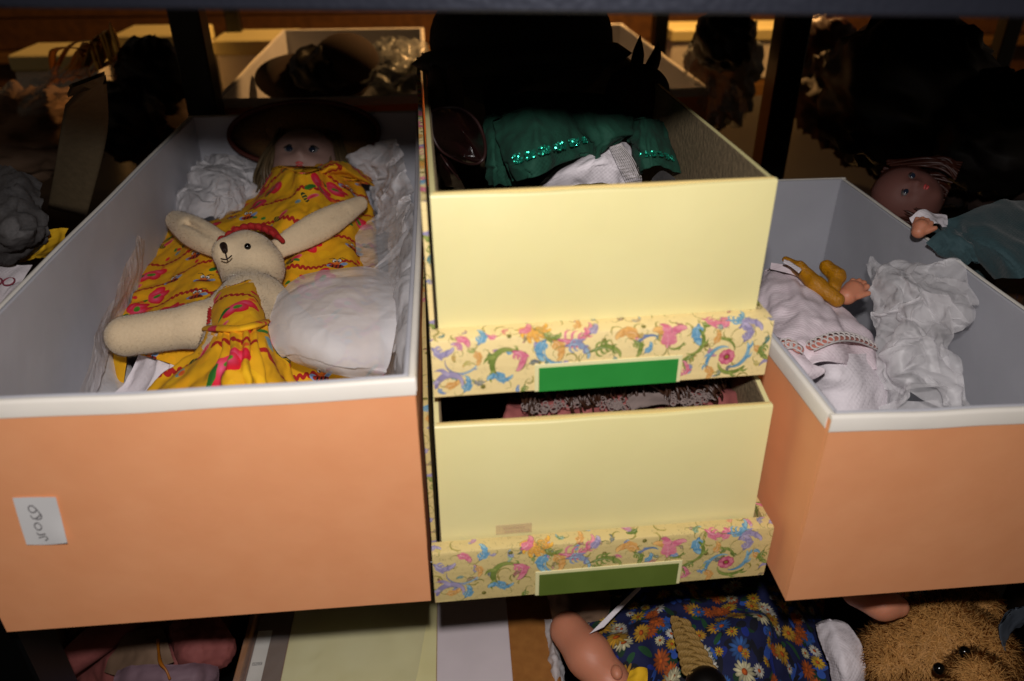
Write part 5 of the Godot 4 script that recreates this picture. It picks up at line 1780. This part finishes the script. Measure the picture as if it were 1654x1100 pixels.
	tag(a2, "second thin tissue layer resting on the crumpled one in right box", "tissue")
	var b := put("tissue_sheet", quilt([
		[V(0.276, 0.080, -0.487), V(0.281, 0.088, -0.457), V(0.305, 0.088, -0.447), V(0.368, 0.080, -0.453)],
		[V(0.265, 0.070, -0.468), V(0.279, 0.078, -0.448), V(0.304, 0.078, -0.441), V(0.379, 0.068, -0.447)],
		[V(0.262, 0.055, -0.442), V(0.278, 0.058, -0.436), V(0.315, 0.058, -0.433), V(0.386, 0.055, -0.438)]], 110, 60, {"wr": 0.005, "fr": 22.0, "seed": 37, "ridged": true, "ragged": 0.01}), M.tissue_dense)
	tag(b, "flat tissue lining showing below the white dress's hem", "tissue")


# ------------------------------------------------------------------ dolls and cloths beside the boxes
func beside_boxes() -> void:
	# doll in teal dress, right
	var c := Vector3(0.4561, 0.1500, -0.6958)
	var t := thing("teal_doll", "red haired doll in muted teal dress lying right of the right box", "doll", c)
	var fwd := V(-0.30, 0.75, 0.60)
	var up := V(-0.80, 0.15, -0.55)
	doll_head(t, c, fwd, up, 0.028, M.skin_dimmed)
	hair_cap(t, c + V(0.010, 0.004, -0.002), fwd, up, 0.030, M.red_hair, 8, 0.9, 150)
	put("collar", quilt([[V(0.402, 0.168, -0.602), V(0.415, 0.176, -0.601), V(0.433, 0.172, -0.598)], [V(0.406, 0.160, -0.594), V(0.413, 0.170, -0.582), V(0.429, 0.165, -0.585)]], 24, 16, {"wr": 0.006, "fr": 40.0, "ridged": true}), M.white_cloth, t)
	put("dress", quilt([
		[V(0.427, 0.150, -0.616), V(0.430, 0.172, -0.592), V(0.458, 0.178, -0.596), V(0.547, 0.165, -0.643)],
		[V(0.442, 0.140, -0.606), V(0.426, 0.168, -0.562), V(0.439, 0.178, -0.549), V(0.519, 0.165, -0.587)],
		[V(0.460, 0.130, -0.593), V(0.434, 0.160, -0.541), V(0.437, 0.170, -0.519), V(0.489, 0.160, -0.536)],
		[V(0.469, 0.120, -0.575), V(0.448, 0.145, -0.531), V(0.448, 0.155, -0.505), V(0.495, 0.140, -0.520)]], 60, 50, {"wr": 0.006, "fr": 14.0, "folds": 1.6, "fold": 0.004, "fold0": 0.5, "seed": 41}), M.teal_cloth, t)
	put("sleeve", quilt([
		[V(0.400, 0.160, -0.567), V(0.408, 0.172, -0.564), V(0.422, 0.172, -0.563), V(0.436, 0.160, -0.564)],
		[V(0.408, 0.152, -0.555), V(0.412, 0.166, -0.547), V(0.423, 0.166, -0.546), V(0.439, 0.152, -0.553)],
		[V(0.427, 0.140, -0.554), V(0.425, 0.152, -0.543), V(0.432, 0.152, -0.542), V(0.448, 0.140, -0.550)]], 30, 24, {"wr": 0.004, "fr": 34.0, "folds": 2.0, "fold": 0.003, "seed": 43}), M.teal_cloth, t)
	var w := Vector3(0.3988, 0.1650, -0.5793)
	var tip := Vector3(0.4029, 0.1700, -0.5831)
	var hand := [[w, w.lerp(tip, 0.6), 0.0058, 0.0066]]
	var side := (tip - w).cross(Vector3.UP).normalized()
	for i in 4:
		var o := side * (i - 1.5) * 0.0034
		hand.append([w.lerp(tip, 0.7) + o, w.lerp(tip, [1.5, 1.7, 1.65, 1.4][i]) + o * 1.2, 0.0024, 0.0019])
	hand.append([w.lerp(tip, 0.3) + side * 0.006, w.lerp(tip, 0.9) + side * 0.0105, 0.0026, 0.002])
	put("hand", flesh(hand, 0.001, 0.002), M.skin, t)
	# floral carton at the far right, standing beside the teal doll
	var g := thing("floral_carton", "floral printed carton with shade in its tint at the teal doll's side, right", "box", Vector3(0.5584, 0.1000, -0.6349))
	var gm: StandardMaterial3D = M.floral_dull.duplicate()
	gm.albedo_color = Color(0.34, 0.27, 0.30)  # tint darkens the whole print, putting the shade there into its colour
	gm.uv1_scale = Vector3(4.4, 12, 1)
	var fc := Vector3(0.5015, 0.1279, -0.6000)
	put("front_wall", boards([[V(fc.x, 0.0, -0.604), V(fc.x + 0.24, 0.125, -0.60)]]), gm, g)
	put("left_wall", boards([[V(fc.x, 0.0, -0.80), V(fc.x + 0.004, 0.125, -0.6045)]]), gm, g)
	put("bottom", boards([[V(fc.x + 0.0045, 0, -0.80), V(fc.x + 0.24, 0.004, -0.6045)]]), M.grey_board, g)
	# left: leaning lid, grey lace, white embroidered cloth
	tag(put("leaning_card", quilt([[Vector3(-0.2990, 0.2750, -0.6855), Vector3(-0.2684, 0.2850, -0.6863)], [Vector3(-0.3786, 0.1900, -0.8060), Vector3(-0.3311, 0.2000, -0.8101)], [Vector3(-0.4463, 0.1000, -0.8868), Vector3(-0.4045, 0.0900, -0.8798)]], 8, 12, {"thick": 0.003, "raw": true}), M.grey_board), "grey board lid leaning in the dark left of the left box", "board")
	tag(put("grey_lace_cloth", quilt([
		[V(-0.520, 0.150, -0.884), V(-0.455, 0.170, -0.826), V(-0.404, 0.180, -0.771), V(-0.391, 0.165, -0.769)],
		[V(-0.498, 0.140, -0.795), V(-0.412, 0.170, -0.706), V(-0.363, 0.180, -0.668), V(-0.356, 0.160, -0.697)],
		[V(-0.486, 0.120, -0.746), V(-0.400, 0.150, -0.668), V(-0.356, 0.160, -0.643), V(-0.359, 0.140, -0.695)],
		[V(-0.500, 0.090, -0.741), V(-0.431, 0.110, -0.706), V(-0.392, 0.120, -0.688), V(-0.394, 0.110, -0.724)]], 50, 50, {"wr": 0.008, "fr": 40.0, "ridged": true, "seed": 51}), M.grey_cloth), "grey wrinkled lace cloth at the left box's outer side", "lace cloth")
	tag(put("yellow_cloth", quilt([[V(-0.406, 0.120, -0.748), V(-0.371, 0.140, -0.715), V(-0.357, 0.135, -0.732)], [V(-0.410, 0.110, -0.741), V(-0.371, 0.130, -0.703), V(-0.365, 0.125, -0.726)], [V(-0.410, 0.100, -0.733), V(-0.383, 0.115, -0.707), V(-0.379, 0.110, -0.729)]], 24, 24, {"wr": 0.006, "fr": 40.0, "seed": 55}), M.yellow_trim), "small yellow cloth scrap below the grey lace", "cloth")
	var e := thing("embroidered_cloth", "white cloth with pink embroidery at the left edge of the photo", "cloth", Vector3(-0.4323, 0.0800, -0.7347))
	put("cloth", quilt([[V(-0.463, 0.105, -0.723), V(-0.427, 0.110, -0.708), V(-0.401, 0.112, -0.702), V(-0.385, 0.110, -0.705)], [V(-0.470, 0.095, -0.708), V(-0.421, 0.100, -0.689), V(-0.401, 0.102, -0.683), V(-0.391, 0.100, -0.689)], [V(-0.474, 0.075, -0.690), V(-0.427, 0.080, -0.676), V(-0.410, 0.082, -0.677), V(-0.409, 0.080, -0.687)]], 30, 24, {"wr": 0.002}), M.white_cloth, e)
	var st := []
	for i in 9:
		st.append(tube(curl(Vector3(-0.4100, 0.1035, -0.6938) + V((i % 3 - 1) * 0.011, 0.0, (i / 3 - 1) * 0.010), 0.005, 1.0, 0.0, V(0, 1, 0.3)), [0.0008, 0.0008], 5, 18))
	put("embroidery", joined(st), M.pink_lace, e)


# ------------------------------------------------------------------ the row behind
func wrapped(label: String, c: Vector3, r: Vector3, m: Material, seed_: int, hair: Material, head: Vector3, hr: float) -> void:
	var t := thing("wrapped_doll", label, "doll", c)
	var n := FastNoiseLite.new()
	n.seed = seed_
	n.frequency = 0.9
	put("dress", lump(c, Basis.from_scale(r), func(d: Vector3): return 1.0 + 0.45 * n.get_noise_3dv(d * 2.2), 48, 32), m, t)
	put("hair", lump(head, Basis(), func(d: Vector3): return hr * (1.0 + 0.25 * n.get_noise_3dv(d * 3.0 + V(5, 0, 0))), 32, 22), hair, t)


func back_row() -> void:
	carton("white lined carton in the row behind the left box", -0.283, -0.0205, -1.046, -1.588, 0.1795, "cartons of the row behind")
	carton("white lined carton behind the upper cream box", 0.085, 0.366, -1.05, -1.60, 0.1795, "cartons of the row behind")
	wrapped("doll in silvery dress lying in the carton behind the left box", Vector3(-0.0826, 0.1350, -1.4343), V(0.055, 0.045, 0.10), M.silver_cloth, 61, M.dark_hair, Vector3(-0.1766, 0.1500, -1.2620), 0.055)
	tag(put("plastic_wrap", quilt([
		[V(-0.120, 0.170, -1.427), V(-0.073, 0.190, -1.364), V(-0.032, 0.200, -1.346), V(-0.013, 0.190, -1.358)],
		[V(-0.118, 0.160, -1.322), V(-0.072, 0.190, -1.220), V(-0.034, 0.200, -1.177), V(-0.013, 0.180, -1.258)],
		[V(-0.109, 0.150, -1.235), V(-0.064, 0.180, -1.113), V(-0.029, 0.190, -1.082), V(-0.014, 0.170, -1.135)]], 60, 50, {"wr": 0.018, "fr": 26.0, "ridged": true, "seed": 63}), M.plastic_wrap), "crumpled clear wrap over the silvery dress behind the left box", "plastic wrap")
	var hat := thing("wide_hat", "dark wide hat with pale edge in the carton behind the left box", "hat", Vector3(-0.1843, 0.1500, -1.3301))
	put("brim", lump(Vector3(-0.1875, 0.1600, -1.2464), facing(V(0.1, 0.9, 0.4), V(0, 0.4, -0.9)), func(d: Vector3): return 0.085 / sqrt(d.x * d.x + d.y * d.y * 1.6 + d.z * d.z * 90.0), 44, 28), M.brown_felt, hat)
	put("crown", lump(Vector3(-0.1363, 0.1800, -1.2692), Basis(), func(d: Vector3): return 0.05 / sqrt(d.x * d.x + d.y * d.y * 1.4 + d.z * d.z), 32, 22), M.brown_felt, hat)
	# silvery doll and black heads on the right
	wrapped("doll in pale grey dress standing behind, left of the right post", Vector3(0.4760, 0.1400, -1.3169), V(0.060, 0.09, 0.06), M.silver_cloth, 67, M.dark_hair, Vector3(0.3820, 0.2400, -1.0630), 0.04)
	tag(put("plastic_wrap", quilt([
		[V(0.370, 0.200, -1.162), V(0.385, 0.220, -1.144), V(0.420, 0.220, -1.181)],
		[V(0.340, 0.190, -1.087), V(0.345, 0.210, -1.027), V(0.365, 0.210, -1.025)],
		[V(0.349, 0.170, -1.064), V(0.357, 0.190, -0.992), V(0.416, 0.170, -1.057)],
		[V(0.360, 0.150, -1.010), V(0.366, 0.170, -0.962), V(0.409, 0.150, -1.005)]], 40, 50, {"wr": 0.018, "fr": 26.0, "ridged": true, "seed": 69}), M.plastic_wrap), "clear wrap around the pale grey doll left of the right post", "plastic wrap")
	wrapped("doll with big black hair in the dark behind the right box", Vector3(0.6626, 0.1000, -1.0873), V(0.08, 0.06, 0.07), M.brown_felt, 71, M.dark_hair, Vector3(0.5095, 0.2200, -0.8293), 0.085)
	wrapped("small doll in dark grey dress right of the right post", Vector3(0.6029, 0.1400, -1.1714), V(0.06, 0.07, 0.06), M.grey_cloth, 73, M.red_hair, Vector3(0.5908, 0.2000, -1.2161), 0.05)
	wrapped("dark doll at the far right behind the teal doll", Vector3(0.6492, 0.1400, -0.8285), V(0.08, 0.06, 0.08), M.brown_felt, 75, M.dark_hair, Vector3(0.5615, 0.2000, -0.7376), 0.06)
	for p in [[Vector3(0.5862, 0.2000, -0.8639), Vector3(0.5813, 0.2200, -0.8464), "small pale doll hand raised in the dark, beside another"], [Vector3(0.5947, 0.2000, -0.8264), Vector3(0.5920, 0.2200, -0.8045), "larger pale doll hand raised in the dark at the right"]]:
		var w: Vector3 = p[0]
		var tip: Vector3 = p[1]
		var hand := [[w, w.lerp(tip, 0.7), 0.011, 0.014]]
		var side := (tip - w).cross(V(0.2, 0.3, 1)).normalized()
		for i in 4:
			var o := side * (i - 1.5) * 0.008
			hand.append([w.lerp(tip, 0.8) + o, w.lerp(tip, [1.4, 1.6, 1.55, 1.3][i]) + o * 1.3, 0.0052, 0.004])
		hand.append([w.lerp(tip, 0.3) + side * 0.012, w.lerp(tip, 1.0) + side * 0.024, 0.0055, 0.004])
		tag(put("doll_hand", flesh(hand, 0.0022, 0.003), M.skin, self), p[2], "doll hand")
	# left: dolls' dark heads, pale flaps, foil bouquet
	wrapped("dark haired doll silhouetted left of the left post", Vector3(-0.4228, 0.1100, -1.2026), V(0.07, 0.06, 0.07), M.brown_felt, 77, M.dark_hair, Vector3(-0.3736, 0.2000, -1.1125), 0.045)
	wrapped("dim brown dressed doll left of the leaning grey board", Vector3(-0.6069, 0.1000, -1.2062), V(0.10, 0.06, 0.10), M.taupe_cloth, 79, M.dark_hair, Vector3(-0.3949, 0.1600, -1.0419), 0.045)
	tag(put("carton_flap", quilt([[Vector3(-0.4479, 0.2000, -1.1937), Vector3(-0.3865, 0.2350, -1.1953)], [Vector3(-0.4609, 0.1700, -1.2373), Vector3(-0.4118, 0.2050, -1.2659)], [Vector3(-0.4722, 0.1400, -1.2721), Vector3(-0.4270, 0.1800, -1.3060)]], 6, 8, {"thick": 0.003, "raw": true}), M.white_card), "pale carton flap behind the dark haired doll", "carton flap")
	for k in 3:
		var o := V(-0.74 + k * 0.16, 0.0, -1.62 - 0.06 * k)
		var b := thing("pale_carton", ["pale closed carton at the far left of the back row", "pale closed carton second in the back row, under the foil", "pale closed carton nearest the left post in the back row"][k], "carton", o, "pale cartons of the back row")
		put("body", boards([[o, o + V(0.145, 0.13 + 0.02 * (k % 2), 0.12)]], Transform3D(), 0.003), M.white_card, b)
		put("lid", boards([[o + V(-0.003, 0.1305 + 0.02 * (k % 2), -0.003), o + V(0.148, 0.158 + 0.02 * (k % 2), 0.123)]], Transform3D(), 0.003), M.cream_card, b)
	var f := thing("foil_ribbons", "shiny gold foil ribbons curling above the dark dolls, upper left", "foil ribbons", Vector3(-0.4722, 0.2000, -1.1959))
	var rng := RandomNumberGenerator.new()
	rng.seed = 88
	for i in 12:
		var s := rng.randf()
		var p0: Vector3 = Vector3(-0.5740, 0.1600, -1.2328).lerp(Vector3(-0.5008, 0.1800, -1.2139), s)
		var p2: Vector3 = Vector3(-0.4686, 0.2200, -1.1321).lerp(Vector3(-0.3894, 0.2700, -1.0470), rng.randf())
		var m0 := p0.lerp(p2, 0.5) + V(rng.randf_range(-0.03, 0.03), rng.randf_range(-0.02, 0.04), rng.randf_range(-0.04, 0.04))
		put("ribbon", tube([p0, m0, p2, p2 + V(0.01, rng.randf_range(-0.03, 0.01), 0.02)], [0.004, 0.005, 0.005, 0.003], 6, 24, 0.15, V(rng.randf(), rng.randf(), rng.randf())), M.gold_foil, f)
	for q in [[Vector3(0.5637, 0.1162, -1.9200), Vector3(0.8892, 0.1115, -1.9200), "pale closed carton behind the rack's right post, added for the warm glow there"], [Vector3(0.8784, 0.0963, -1.8600), Vector3(1.0611, 0.0935, -1.8600), "smaller pale carton right of the right post, added for the glow far behind"]]:  # both cartons added to stand in for a warm glow behind
		var o: Vector3 = q[0]
		var w2: float = q[1].x - o.x
		var b := thing("pale_carton", q[2], "carton", V(o.x, 0, o.z), "pale cartons of the back row")
		put("body", boards([[V(o.x, 0, o.z - 0.12), V(o.x + w2, o.y - 0.028, o.z)]], Transform3D(), 0.003), M.white_card, b)
		put("lid", boards([[V(o.x - 0.003, o.y - 0.0275, o.z - 0.123), V(o.x + w2 + 0.003, o.y, o.z + 0.003)]], Transform3D(), 0.003), M.cream_card, b)
	tag(put("cello_sheet", quilt([[V(-0.637, 0.160, -1.239), V(-0.548, 0.190, -1.170), V(-0.460, 0.210, -1.102), V(-0.404, 0.220, -1.105)], [V(-0.648, 0.140, -1.249), V(-0.523, 0.180, -1.101), V(-0.440, 0.200, -1.039), V(-0.402, 0.200, -1.107)], [V(-0.611, 0.130, -1.178), V(-0.534, 0.150, -1.126), V(-0.472, 0.170, -1.105), V(-0.421, 0.180, -1.128)]], 60, 40, {"wr": 0.018, "fr": 26.0, "ridged": true, "seed": 91}), M.plastic_wrap), "crumpled clear cellophane below the gold foil ribbons", "cellophane")


# ------------------------------------------------------------------ the shelf below
func lower_shelf() -> void:
	# flat carton with pale panels
	var y := -0.205
	var tl := Vector3(-0.2094, -0.2050, -0.5668)
	var k := Transform3D(Basis(Vector3.UP, -0.02), V(tl.x + 0.006, 0, -0.40))
	var o := thing("flat_carton", "flat brown carton with clear cover over pale yellow card below the boxes", "carton", k * V(0.14, -0.31, -0.15))
	put("tray", boards([[V(0, -0.315, -0.30), V(0.290, y - 0.004, 0.0)]], k, 0.002), M.brown_card, o)
	put("left_edge", boards([[V(-0.006, -0.315, -0.30), V(-0.0005, y + 0.006, 0.0)]], k, 0.001), M.brown_card, o)
	put("yellow_card", boards([[V(0.035, y - 0.0035, -0.297), V(0.176, y - 0.001, -0.003)]], k, 0.0005), M.pale_yellow, o)
	put("lilac_card", boards([[V(0.1765, y - 0.0035, -0.297), V(0.2455, y - 0.0005, -0.003)]], k, 0.0005), M.lilac_card, o)
	put("brown_fold", boards([[V(0.002, y - 0.0038, -0.297), V(0.034, y - 0.0024, -0.003)]], k, 0.0003), M.taupe_cloth, o)
	var lab := put("white_label", boards([[V(0.0035, y - 0.0022, -0.130), V(0.017, y - 0.0017, -0.055)]], k, 0.0002), M.white_card, o)
	var tm := TextMesh.new()
	tm.text = "0293"
	tm.font_size = 16
	tm.pixel_size = 0.00026
	tm.depth = 0.0002
	var sf := SystemFont.new()
	sf.font_names = PackedStringArray(["Droid Sans"])
	tm.font = sf
	var ti := MeshInstance3D.new()
	ti.name = "printed_number"
	ti.mesh = tm
	ti.material_override = M.brown_thread
	lab.add_child(ti)
	var place := k * Transform3D(Basis(Vector3.RIGHT, -PI / 2), V(0.0103, y - 0.0012, -0.092))
	ti.transform = (o.transform * lab.transform).affine_inverse() * place
	put("clear_cover", quilt([
		[k * V(-0.004, y + 0.007, -0.30), k * V(0.03, y + 0.012, -0.30), k * V(0.10, y + 0.008, -0.30), k * V(0.19, y + 0.004, -0.30)],
		[k * V(-0.004, y + 0.007, -0.15), k * V(0.03, y + 0.014, -0.15), k * V(0.085, y + 0.009, -0.15), k * V(0.17, y + 0.004, -0.15)],
		[k * V(-0.004, y + 0.007, 0.0), k * V(0.03, y + 0.012, 0.0), k * V(0.07, y + 0.008, 0.0), k * V(0.15, y + 0.004, 0.0)]], 60, 60, {"wr": 0.006, "fr": 22.0, "ridged": true, "seed": 5}), M.cello, o)
	tag(put("plastic_bag_edge", quilt([[V(0.080, -0.200, -0.512), V(0.085, -0.190, -0.504), V(0.093, -0.200, -0.511)], [V(0.079, -0.210, -0.485), V(0.084, -0.200, -0.476), V(0.092, -0.210, -0.483)], [V(0.076, -0.220, -0.446), V(0.082, -0.210, -0.438), V(0.091, -0.220, -0.445)]], 20, 60, {"wr": 0.005, "fr": 40.0, "ridged": true, "seed": 7}), M.tissue_dense), "crinkled white plastic bag edge between flat carton and doll arm", "plastic bag")
	# rose doll at the left
	var r := thing("rose_doll", "rose dressed doll with gold cord lying under the left box", "doll", Vector3(-0.3354, -0.2800, -0.5705))
	put("dress", quilt([
		[V(-0.439, -0.260, -0.611), V(-0.380, -0.230, -0.593), V(-0.321, -0.210, -0.578), V(-0.278, -0.210, -0.574), V(-0.246, -0.250, -0.593)],
		[V(-0.424, -0.260, -0.578), V(-0.362, -0.220, -0.548), V(-0.306, -0.200, -0.534), V(-0.258, -0.200, -0.530), V(-0.242, -0.250, -0.561)],
		[V(-0.417, -0.270, -0.548), V(-0.354, -0.230, -0.520), V(-0.301, -0.210, -0.510), V(-0.254, -0.210, -0.502), V(-0.241, -0.260, -0.532)],
		[V(-0.421, -0.290, -0.528), V(-0.356, -0.260, -0.501), V(-0.299, -0.240, -0.482), V(-0.258, -0.250, -0.485), V(-0.245, -0.280, -0.505)]], 70, 60, {"wr": 0.012, "fr": 15.0, "folds": 2.5, "fold": 0.006, "fold0": 0.8, "seed": 95}), M.rose_cloth, r)
	put("sleeve", tube([Vector3(-0.3809, -0.2250, -0.5186), Vector3(-0.3478, -0.2000, -0.5237), Vector3(-0.3177, -0.1900, -0.5341)], [0.0155, 0.0189, 0.0138], 20, 20, 0.7), M.rose_cloth, r)
	put("sash", quilt([[V(-0.331, -0.210, -0.499), V(-0.312, -0.186, -0.520), V(-0.280, -0.184, -0.522)], [V(-0.307, -0.200, -0.483), V(-0.287, -0.180, -0.495), V(-0.269, -0.182, -0.502)], [V(-0.293, -0.202, -0.480), V(-0.273, -0.188, -0.481), V(-0.262, -0.190, -0.488)]], 30, 30, {"wr": 0.004, "fr": 24.0}), M.taupe_cloth, r)
	put("puffed_bow", flesh([[Vector3(-0.2601, -0.1900, -0.5215), Vector3(-0.2433, -0.1900, -0.4992), 0.0155, 0.0189], [Vector3(-0.2464, -0.1950, -0.5315), Vector3(-0.2293, -0.1980, -0.5042), 0.0155, 0.0172]], 0.003, 0.006, [], 0.003), M.rose_cloth, r)
	put("mauve_skirt", quilt([[V(-0.311, -0.192, -0.486), V(-0.279, -0.180, -0.479), V(-0.247, -0.180, -0.477), V(-0.231, -0.200, -0.496)], [V(-0.314, -0.196, -0.475), V(-0.276, -0.184, -0.466), V(-0.239, -0.184, -0.465), V(-0.224, -0.204, -0.482)], [V(-0.334, -0.230, -0.479), V(-0.280, -0.210, -0.460), V(-0.242, -0.210, -0.456), V(-0.226, -0.230, -0.469)]], 40, 30, {"wr": 0.006, "fr": 22.0, "ridged": true}), M.mauve_cloth, r)
	put("gold_cord", tube([Vector3(-0.2760, -0.1740, -0.5004), Vector3(-0.2705, -0.1710, -0.4856), Vector3(-0.2642, -0.1680, -0.4712), Vector3(-0.2581, -0.1700, -0.4647), Vector3(-0.2550, -0.1760, -0.4602)], [0.0015, 0.0012, 0.0017, 0.0010, 0.0012], 8, 30), M.gold_cord, r)
	put("hair", strands([curl(Vector3(-0.4228, -0.2300, -0.5770), 0.02, 2, 0.03, V(0.4, 0.8, 0.2)), curl(Vector3(-0.4214, -0.2300, -0.5618), 0.018, 2, 0.03, V(0.6, 0.6, 0.2)), curl(Vector3(-0.4117, -0.2350, -0.5430), 0.018, 2, 0.03, V(0.2, 0.9, 0.2))], 0.007, 8, 40), M.taupe_cloth, r)
	# doll in daisy print
	var d := thing("daisy_doll", "doll in blue daisy print dress with bare arm below cream boxes", "doll", Vector3(0.2000, -0.2300, -0.4890))
	put("dress", quilt([
		[V(0.102, -0.190, -0.521), V(0.149, -0.160, -0.505), V(0.207, -0.150, -0.502), V(0.268, -0.150, -0.504), V(0.368, -0.190, -0.531)],
		[V(0.110, -0.180, -0.479), V(0.150, -0.150, -0.461), V(0.197, -0.135, -0.454), V(0.256, -0.140, -0.459), V(0.347, -0.180, -0.482)],
		[V(0.116, -0.180, -0.448), V(0.149, -0.150, -0.431), V(0.193, -0.135, -0.422), V(0.249, -0.140, -0.424), V(0.328, -0.180, -0.441)],
		[V(0.118, -0.200, -0.422), V(0.151, -0.180, -0.405), V(0.193, -0.165, -0.390), V(0.246, -0.170, -0.389), V(0.315, -0.200, -0.403)]], 90, 70, {"wr": 0.010, "fr": 16.0, "folds": 3.0, "fold": 0.005, "fold0": 0.7, "tile": 0.135, "seed": 101}), M.daisy, d)
	put("arm", flesh([[Vector3(0.0952, -0.1650, -0.4692), Vector3(0.1093, -0.1650, -0.4403), 0.0168, 0.0184], [Vector3(0.1093, -0.1650, -0.4403), Vector3(0.1228, -0.1680, -0.4166), 0.0184, 0.0152], [Vector3(0.1228, -0.1680, -0.4166), Vector3(0.1286, -0.1700, -0.4056), 0.0152, 0.0120]], 0.003, 0.01), M.skin, d)
	put("ear", ball(Vector3(0.1263, -0.1500, -0.4114), V(0.005, 0.005, 0.0066)), M.skin, d)
	put("sleeve_cloth", quilt([[V(0.083, -0.185, -0.534), V(0.109, -0.160, -0.512), V(0.140, -0.160, -0.506)], [V(0.083, -0.185, -0.511), V(0.107, -0.158, -0.485), V(0.137, -0.160, -0.488)], [V(0.084, -0.195, -0.501), V(0.107, -0.170, -0.481), V(0.130, -0.170, -0.479)]], 30, 24, {"wr": 0.006, "fr": 26.0, "seed": 3}), M.taupe_cloth, d)
	put("ribbon", quilt([[Vector3(0.1637, -0.1250, -0.4787), Vector3(0.1607, -0.1250, -0.4804)], [Vector3(0.1394, -0.1320, -0.4606), Vector3(0.1320, -0.1320, -0.4599)], [Vector3(0.1216, -0.1370, -0.4471), Vector3(0.1080, -0.1370, -0.4413)]], 6, 20, {"thick": 0.0006}), M.white_cloth, d)
	var braid := []
	for s in 3:
		for f in 5:
			var p := []
			for i in 33:
				var q := i / 32.0
				var c: Vector3 = Vector3(0.1826, -0.1180, -0.4341).lerp(Vector3(0.1860, -0.1200, -0.3801), q)
				var w := 0.0045 + 0.0050 * q
				p.append(c + V(1, 0, 0.25) * (sin(TAU * (q * 2.6 + s / 3.0)) * w + (f - 2) * 0.0011 * (1.0 + q)) + V(0, 1, 0.3) * (0.003 * sin(TAU * (q * 5.2 + s / 1.5)) + 0.0006 * (f % 2)))
			braid.append(tube(p, [0.0011, 0.0013, 0.0014], 6, 60))
	put("raffia_braid", joined(braid), M.raffia, d)
	put("black_hair", ball(Vector3(0.1883, -0.1250, -0.3725), V(0.017, 0.015, 0.018)), M.dark_hair, d)
	put("yellow_bow", quilt([[V(0.134, -0.135, -0.401), V(0.141, -0.130, -0.400), V(0.148, -0.134, -0.401)], [V(0.129, -0.140, -0.390), V(0.136, -0.132, -0.385), V(0.145, -0.138, -0.386)]], 14, 12, {"wr": 0.003, "fr": 40.0}), M.yellow_trim, d)
	tag(put("eyelet_cloth", quilt([
		[V(0.313, -0.150, -0.442), V(0.319, -0.135, -0.436), V(0.335, -0.140, -0.433)],
		[V(0.308, -0.150, -0.420), V(0.314, -0.132, -0.408), V(0.337, -0.140, -0.411)],
		[V(0.309, -0.155, -0.405), V(0.312, -0.138, -0.390), V(0.333, -0.148, -0.394)],
		[V(0.313, -0.180, -0.390), V(0.315, -0.165, -0.379), V(0.334, -0.175, -0.384)]], 30, 40, {"wr": 0.002, "fr": 40.0, "thick": 0.001}), M.white_cloth), "white eyelet cloth hanging between daisy dress and teddy bear", "cloth")
	tag(put("bare_leg", flesh([[Vector3(0.3321, -0.0950, -0.4297), Vector3(0.3443, -0.0920, -0.4128), 0.0133, 0.0126], [Vector3(0.3443, -0.0920, -0.4128), Vector3(0.3577, -0.0940, -0.4101), 0.0118, 0.0081]], 0.0025, 0.008), M.skin), "bare doll leg peeking out under the right box above teddy", "doll leg")
	teddy()
	tag(put("blue_ribbon", quilt([[V(0.424, -0.090, -0.382), V(0.434, -0.080, -0.388), V(0.453, -0.082, -0.392)], [V(0.425, -0.100, -0.375), V(0.436, -0.090, -0.384), V(0.454, -0.090, -0.386)], [V(0.426, -0.106, -0.370), V(0.437, -0.100, -0.382), V(0.450, -0.100, -0.387)]], 20, 20, {"thick": 0.0008, "wr": 0.003, "fr": 40.0}), M.blue_ribbon), "slate blue ribbon loop right of the teddy bear", "ribbon")
	tag(put("print_cloth", quilt([[V(0.371, -0.110, -0.439), V(0.392, -0.100, -0.432), V(0.428, -0.110, -0.441)], [V(0.373, -0.120, -0.428), V(0.389, -0.110, -0.421), V(0.419, -0.120, -0.430)]], 24, 14, {"wr": 0.006, "fr": 30.0, "tile": 0.1}), M.daisy), "scrap of flowered cloth between doll leg and teddy bear", "cloth")


func teddy() -> void:
	var c := Vector3(0.4024, -0.1450, -0.4036)
	var t := thing("teddy_bear", "shaggy golden brown teddy bear with black bead eyes under right box", "teddy bear", c)
	var bones := [
		[c, c + V(0.012, 0.0, 0.012), 0.046, 0.043],
		[Vector3(0.4514, -0.1400, -0.4445), Vector3(0.4583, -0.1400, -0.4369), 0.0165, 0.018],
		[Vector3(0.3540, -0.1450, -0.4113), Vector3(0.3511, -0.1450, -0.3931), 0.0135, 0.0165],
		[Vector3(0.3925, -0.1100, -0.3491), Vector3(0.3908, -0.1100, -0.3386), 0.0195, 0.018]]
	var body := flesh(bones, 0.003, 0.015, [], 0.003)
	var b := put("head", body, M.plush, t)
	tag(put("shaggy_fur", fur(body, 26000, 0.0085, 0.00038, V(-0.4, -0.1, 0.5), 0.6), M.plush_hair, b), "", "", "", "stuff")
	put("eye", ball(Vector3(0.3849, -0.0930, -0.3630), Vector3.ONE * 0.0044), M.black_bead, t)
	put("eye", ball(Vector3(0.3570, -0.0930, -0.3507), Vector3.ONE * 0.0044), M.black_bead, t)
